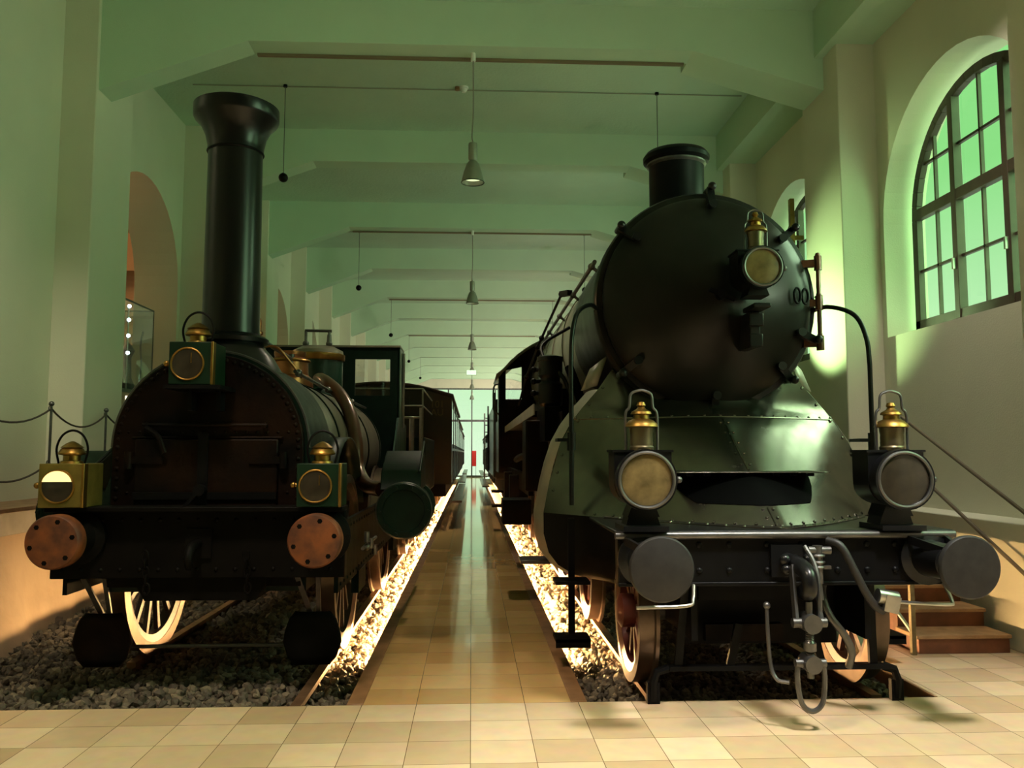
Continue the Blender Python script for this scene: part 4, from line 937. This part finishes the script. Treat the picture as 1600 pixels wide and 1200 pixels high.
# ------------------------------------------------------------------ things hung from the ceiling
def pendant(i, y):
    lab = ['grey bell shaped pendant lamp nearest the viewer, hanging over the aisle', 'second nearest grey bell pendant lamp over the aisle', 'third grey bell pendant lamp over the aisle', 'fourth grey bell pendant lamp over the aisle, by the lit sign', 'fifth grey bell pendant lamp far down the aisle', 'farthest grey bell pendant lamp by the end wall'][i]
    o = thing('pendant_lamp', lab, 'lamp', (0, y, 4.90), 'pendant lamps over the aisle')
    part(MB().lathe([(.0, 5.41), (.05, 5.41), (.055, 5.39), (.055, 5.21), (.04, 5.19), (.05, 5.17)], (0, y, 0), (0, 0, 1), 24), 'housing', 'pendant', o)
    part(MB().lathe([(.05, 5.18), (.075, 5.15), (.11, 5.05), (.135, 4.95), (.138, 4.92), (.130, 4.92), (.10, 5.04), (.06, 5.13), (0, 5.15)], (0, y, 0), (0, 0, 1), 40), 'lamp_shade', 'pendant', o)
    part(MB().ring((0, y, 4.915), (0, 0, 1), .139, .007, 40, 6), 'rim', 'cable', o)
    part(MB().lathe([(0, 4.97), (.05, 4.98), (.105, 4.975), (.118, 4.97)], (0, y, 0), (0, 0, 1), 24), 'reflector', 'bulb', o)
    part(MB().tube(crom([(.012, y, 5.40), (-.012, y, 5.5), (.003, y, 5.8), (0, y, 6.50)], 6), .008, 6), 'cable', 'pendant', o)
    part(MB().cyl((0, y, 6.46), (0, y, 6.56), .03), 'ceiling_rose', 'white', o)
LY = [YP(k) + .05 + .20 for k in range(0, 12, 2)]
for i, y in enumerate(LY): pendant(i, y)
TRL = ['nearest', 'second nearest', 'third nearest', 'fourth', 'fifth']
for i in range(5):
    y = 12.25 + 8.3 * i
    for s in (-1, 1):
        if s > 0 and i > 2: continue
        sd = 'left' if s < 0 else 'right'
        o = thing('hanging_ball', 'small black ball on a thin cord on the %s side of the ceiling, %s' % (sd, TRL[i]), 'hanging ball', (s * 2.82, y, 5.62), 'black balls hung from the ceiling')
        part(MB().ball((s*2.82, y, 5.69), .07), 'ball', 'black', o)
        part(MB().tube([(s*2.82, y, 5.74), (s*2.82, y, 7.1)], .006, 6), 'cord', 'cable', o)
        part(MB().cyl((s*2.82, y, ZC - .035), (s*2.82, y, ZC), .03), 'ceiling_mount', 'black', o)
    if i < 3:
        tag(MB().tube([(-4.2, y + .03, ZC - .012), (4.15, y + .03, ZC - .012)], .010, 6).build('conduit', M['conduit']), 'thin grey conduit across the ceiling at the %s pair of hanging balls' % TRL[i], 'conduit', 'ceiling conduits')
for i, y in enumerate(LY[:4]):
    tag(MB().box(-2.68, 2.68, y + .10, y + .15, 6.525, 6.555).build('lighting_track', M['track']), 'thin brown lighting track under the beam of the %s pendant lamp' % TRL[i], 'lighting track', 'lighting tracks under the beams')
sd = thing('smoke_detector', 'small white smoke detector on the ceiling behind the nearest pendant cable', 'smoke detector', (-.14, 12.2, 6.95))
MB().lathe([(.0, -.085), (.03, -.08), (.05, -.05), (.055, -.03), (.07, -.025), (.07, 0)], (-.14, 12.2, ZC), (0, 0, 1), 20).build('housing', M['white'], sd)
MB().cyl((-.24, 12.2, ZC - .05), (-.24, 12.2, ZC), .035).build('base', M['kerb'], sd)
es = thing('exit_sign', 'glowing blank pale sign hanging over the aisle between the pendant lamps', 'sign', (0, 26, 4.05))
MB().box(-.17, .13, 26, 26.05, 4.05, 4.19).build('panel', M['sign'], es, bevel=.005)
MB().box(-.18, .14, 26.05, 26.09, 4.04, 4.20).build('casing', M['pendant'], es)
k = MB(); k.tube([(-.02, 26.07, 4.2), (-.02, 26.07, 6.9)], .008, 6); k.box(-.03, .0, 26.05, 26.1, 6.9, ZC); k.build('hanger', M['pendant'], es)

# ------------------------------------------------------------------ walkway furniture, left
posts = [(-4.36, 7.3), (-4.36, 8.85), (-4.36, 10.15), (-4.36, 11.6)]
for i, (x, y) in enumerate(posts[1:3]):
    o = thing('stanchion', ('slim metal rope post on the left walkway, nearer the viewer', 'slim metal rope post on the left walkway, beside the arched opening')[i], 'rope post', (x, y, 1.10), 'rope posts on the walkway')
    part(MB().cyl((x, y, 1.10), (x, y, 2.10), .013), 'post', 'dsteel', o); part(MB().cyl((x, y, 1.10), (x, y, 1.115), .09), 'base', 'dsteel', o)
    k = MB(); k.ball((x, y, 2.11), .028); k.ring((x, y - .03, 2.06), (1, 0, 0), .022, .006, 12, 5); k.ring((x, y - .03, 1.5), (1, 0, 0), .022, .006, 12, 5); part(k, 'rope_eye', 'dsteel', o)
nm = (('upper rope hanging to the left of the nearer walkway post', 'lower rope hanging to the left of the nearer walkway post'), ('upper rope between the two walkway posts', 'lower rope between the two walkway posts'), ('upper rope running from the farther walkway post into the arch', 'lower rope running from the farther walkway post into the arch'))
for i in range(3):
    (xa, ya), (xb, yb) = posts[i], posts[i + 1]
    for j, z in enumerate((2.06, 1.50)):
        P = [(xa + (xb - xa)*t, ya + (yb - ya)*t, z - .17 * 4 * t * (1 - t)) for t in [k / 12 for k in range(13)]]
        tag(MB().tube(P, .010, 8).build('barrier_rope', M['rope']), nm[i][j], 'rope', 'barrier ropes on the walkway')
vt = thing('glass_showcase', 'tall glass showcase with small bright lamps inside the nearest left arch', 'showcase', (-4.75, 12.6, 1.10))
def pv(mb, name, m, **k): return mb.build(name, M[m], vt, **k)
vx0, vx1, vy0, vy1 = -5.5, -4.84, 11.5, 12.78
pv(MB().box(vx0, vx1, vy0, vy1, 1.1, 2.45), 'base', 'gallery', bevel=.01)
for z0, z1 in ((1.80, 2.12), (2.18, 2.40)): pv(MB().box(vx1 - .01, vx1 + .012, 11.85, 12.12, z0, z1), 'lit_panel', 'litpanel')
pv(MB().box(vx0, vx1, vy0, vy0 + .008, 2.5, 3.75).box(vx0, vx1, vy1 - .008, vy1, 2.5, 3.75).box(vx1 - .008, vx1, vy0, vy1, 2.5, 3.75), 'glass', 'vglass')
k = MB(); k.box(vx0, vx1 + .01, vy0 - .01, vy1 + .01, 2.45, 2.5); 
for x in (vx0, vx1):
    for y in (vy0, vy1): k.box(x - .006, x + .006, y - .006, y + .006, 2.5, 3.76)
k.box(vx1 - .006, vx1 + .006, vy0, vy1, 3.74, 3.76); k.box(vx0, vx1, vy1 - .006, vy1 + .006, 3.74, 3.76)
pv(k, 'frame', 'cable')
k = MB(); k.cyl((-4.98, 12.2, 2.5), (-4.98, 12.2, 3.75), .012); pv(k, 'lamp_rail', 'steel')
for z in (3.04, 3.29, 3.52, 3.72): pv(MB().ball((-4.955, 12.16, z), .026), 'spot_lamp', 'led')
k = MB(); k.lathe([(.12, 2.5), (.10, 2.6), (.06, 2.7), (.05, 3.0), (.10, 3.1), (.03, 3.2), (0, 3.22)], (-5.05, 12.4, 0), (0, 0, 1), 20); k.tube(crom([(-4.92, 12.5, 2.5), (-4.90, 12.52, 2.9), (-4.92, 12.52, 3.2), (-4.88, 12.5, 3.4)], 5), .012)
pv(k, 'exhibit', 'dsteel')
dl = thing('downlight', 'small lit recessed ceiling lamp seen through the nearest left arch', 'lamp', (-7.35, 17.6, 5.58))
MB().lathe([(.14, 0), (.14, -.03), (.10, -.035)], (-7.35, 17.6, 5.6), (0, 0, 1), 20).build('ring', M['cable'], dl); MB().lathe([(.10, -.03), (0, -.03)], (-7.35, 17.6, 5.6), (0, 0, 1), 20).build('lens', M['litpanel'], dl)

# ------------------------------------------------------------------ stairs on the right
st = thing('staircase', 'short flight of red brown wooden steps beside the right wall', 'stairs', (4.0, 7.6, 0))
for i in range(7):
    y = 6.62 + .33 * i; z = .147 * (i + 1)
    a = MB().box(3.58, 4.33, y + .02, y + .35, 0.0, z - .03); s_ = a.build('riser', M['steps'], st, bevel=.003)
    MB().box(3.56, 4.34, y, y + .35, z - .03, z).build('tread', M['treads'], st, bevel=.005)
hp_ = thing('cord_post', 'slim metal post at the top of the wooden steps, holding the sloping cords', 'post', (4.30, 8.19, .88))
MB().cyl((4.28, 8.19, .88), (4.28, 8.19, 2.0), .014).build('post', M['dsteel'], hp_); MB().ball((4.28, 8.19, 2.0), .022).build('knob', M['dsteel'], hp_)
hr = thing('stair_railing', 'slim metal railing on the aisle side of the wooden steps', 'railing', (3.52, 7.2, 0))
k = MB(); k.box(3.505, 3.54, 6.60, 6.64, 0, .95); k.box(3.505, 3.54, 8.7, 8.74, 0, 1.95); MBp = k.build('post', M['flue'], hr)
MB().bar((3.52, 6.62, .95), (3.52, 8.72, 1.93), .03, .03).build('top_rail', M['flue'], hr)
MB().bar((3.52, 6.62, .17), (3.52, 8.72, 1.30), .02, .02).build('lower_rail', M['steel'], hr)
for y0, z0, y1, z1, lab in ((6.2, 1.06, 8.17, 1.96, 'upper handrail cord sloping along the wall above the wooden steps'), (6.2, .56, 8.17, 1.53, 'lower handrail cord sloping along the wall above the wooden steps')):
    tag(MB().tube([(4.32, y0, z0), (4.32, y1, z1)], .016, 8).build('handrail_cord', M['cord']), lab, 'handrail')
wl_ = thing('wall_lamp', 'slim upright brass wall lamp by the pilaster behind the right smokebox', 'lamp', (4.2, 10.6, 3.9))
MB().box(4.18, 4.24, 10.55, 10.62, 3.95, 4.95).build('body', M['olive'], wl_, bevel=.005)
MB().box(4.24, 4.36, 10.57, 10.60, 4.40, 4.46).build('bracket', M['olive'], wl_)

# ------------------------------------------------------------------ light
W = bpy.data.worlds.new('sky'); scn.world = W; W.use_nodes = True; nt = W.node_tree
bg = nt.nodes['Background']; tc = nt.nodes.new('ShaderNodeTexCoord'); sp_ = nt.nodes.new('ShaderNodeSeparateXYZ'); rp = nt.nodes.new('ShaderNodeValToRGB')
nt.links.new(tc.outputs['Generated'], sp_.inputs[0]); nt.links.new(sp_.outputs['Z'], rp.inputs['Fac']); nt.links.new(rp.outputs['Color'], bg.inputs['Color'])
e = rp.color_ramp.elements; e[0].position = 0.0; e[0].color = (.86, 1.15, .80, 1); e[1].position = .30; e[1].color = (.28, .80, .25, 1)
k_ = e.new(.13); k_.color = (.55, .97, .51, 1)
bg.inputs['Strength'].default_value = 1.0

def light(name, typ, loc, energy, col, rot=None, target=None, **kw):
    d = bpy.data.lights.new(name, typ); d.energy = energy; d.color = col
    for a, b_ in kw.items(): setattr(d, a, b_)
    o = bpy.data.objects.new(name, d); COL.objects.link(o); o.location = loc
    if target is not None: o.rotation_euler = (Vector(target) - Vector(loc)).to_track_quat('-Z', 'Y').to_euler()
    return o
light('daylight', 'SUN', (12, -3, 12), 8.0, (.40, 1, .36), target=(0, 5, 4), angle=math.radians(100))
for yc in WIN:
    o = light('window_portal', 'AREA', (XR + .55, yc, 4.3), 1, (1, 1, 1), target=(0, yc, 4.3), shape='RECTANGLE', size=3.1, size_y=3.0); o.data.cycles.is_portal = True
o = light('gate_portal', 'AREA', (0, YE + .45, 3.0), 1, (1, 1, 1), target=(0, 0, 3.0), shape='RECTANGLE', size=7.2, size_y=6.0); o.data.cycles.is_portal = True
WARM = (1, .60, .24)
# pit lights under the aisle kerbs
for x, tx in ((-.772, -2.0), (.732, 1.96)):
    for y0, y1 in ((6.8, 12), (12, 24), (24, 46)):
        light('pit_light', 'AREA', (x, (y0 + y1) / 2, -.032), 330 * (y1 - y0), WARM, target=(tx, (y0 + y1) / 2, -.30), shape='RECTANGLE', size=.02 if False else y1 - y0, size_y=.02)
# spots behind the left locomotive that wash the base wall
for y in (8.0, 11, 15): light('wall_spot', 'SPOT', (-3.3, y, .15), 7, (1, .70, .40), target=(-4.3, y - .2, .25), spot_size=2.6, spot_blend=.8, shadow_soft_size=.05)
for i, y in enumerate(LY[:6]): light('pendant_light', 'SPOT', (0, y, 4.88), 260 + 120 * i, (1, .86, .62), target=(0, y, 0), spot_size=2.2, spot_blend=1.0, shadow_soft_size=.1)
light('floor_fill', 'SPOT', (2.9, 2.7, 6.95), 2900, (1, .95, .88), target=(2.7, 3.1, 0), spot_size=1.06, spot_blend=.5, shadow_soft_size=.45)  # added unseen spot, brightens the floor before the right locomotive
light('floor_fill', 'SPOT', (-1.5, 2.7, 6.95), 1550, (1, .82, .60), target=(-1.0, 3.5, 0), spot_size=1.14, spot_blend=.5, shadow_soft_size=.45)  # added unseen spot, fills the left front floor and near aisle
light('apron_highlight_sun', 'SUN', (8, 1.2, 5.7), 4.0, (.74, 1, .68), target=(0, 0, 0), angle=math.radians(42))  # extra sun, added to put a bright highlight on the apron
light('window_daylight', 'AREA', (5.75, WIN[0], 4.3), 70, (.80, 1, .78), target=(0, WIN[0], 4.3), shape='RECTANGLE', size=2.8, size_y=2.8)  # added lamp outside the unseen near window, lifts the apron and front floor
light('right_wall_fill', 'SPOT', (4.0, 6.6, 6.4), 480, (1, .90, .76), target=(4.7, 8.0, 2.1), spot_size=1.0, spot_blend=1.0, shadow_soft_size=.15)  # added unseen spot, lifts the lower right wall by the steps
light('left_wall_fill', 'SPOT', (-3.5, 4.6, 6.4), 600, (1, .90, .66), target=(-4.8, 8.2, 1.6), spot_size=1.0, spot_blend=1.0, shadow_soft_size=.15)  # added unseen spot, lifts the lower left wall over the walkway
for k in range(-1, 11): light('ceiling_fill', 'SPOT', (4.12, YR(k) + .5, 3.3), 110 + 95 * max(0, k), (1, .88, .72) if k > 1 else (.8, 1, .66), target=(-.5, YR(k) + 6.0, 6.5), spot_size=1.9, spot_blend=1.0, shadow_soft_size=.15)  # added unseen spots without fixtures, brighten the beams and far ceiling
light('gallery_light', 'POINT', (-7.4, 13.5, 4.9), 70, (1, .6, .28), shadow_soft_size=.15)
light('gallery_light', 'POINT', (-7.4, 22, 4.9), 60, (1, .6, .28), shadow_soft_size=.15)
light('wall_wash', 'SPOT', (3.45, 10.0, 3.1), 150, (.62, 1, .42), target=(4.35, 9.85, 3.38), spot_size=1.75, spot_blend=.35, shadow_soft_size=.05)

# ------------------------------------------------------------------ camera
cam = bpy.data.cameras.new('camera'); co = bpy.data.objects.new('camera', cam); COL.objects.link(co)
yaw = math.atan2(63, math.hypot(1300, 108)); pit = math.atan2(108, 1300)
cy_, sy_, cp_, sp2 = math.cos(yaw), math.sin(yaw), math.cos(pit), math.sin(pit)
F = V(sy_*cp_, cy_*cp_, sp2); R = V(cy_, -sy_, 0); U = V(-sy_*sp2, -cy_*sp2, cp_)
m4 = Matrix(((R.x, U.x, -F.x, 0), (R.y, U.y, -F.y, 0), (R.z, U.z, -F.z, 1.6), (0, 0, 0, 1)))
co.matrix_world = m4
cam.sensor_width = 36; cam.lens = 36 * 1300 / 1600; cam.clip_end = 200
scn.camera = co
vs = scn.view_settings; vs.view_transform = 'Standard'; vs.look = 'None'; vs.gamma = 1; vs.exposure = 0.0
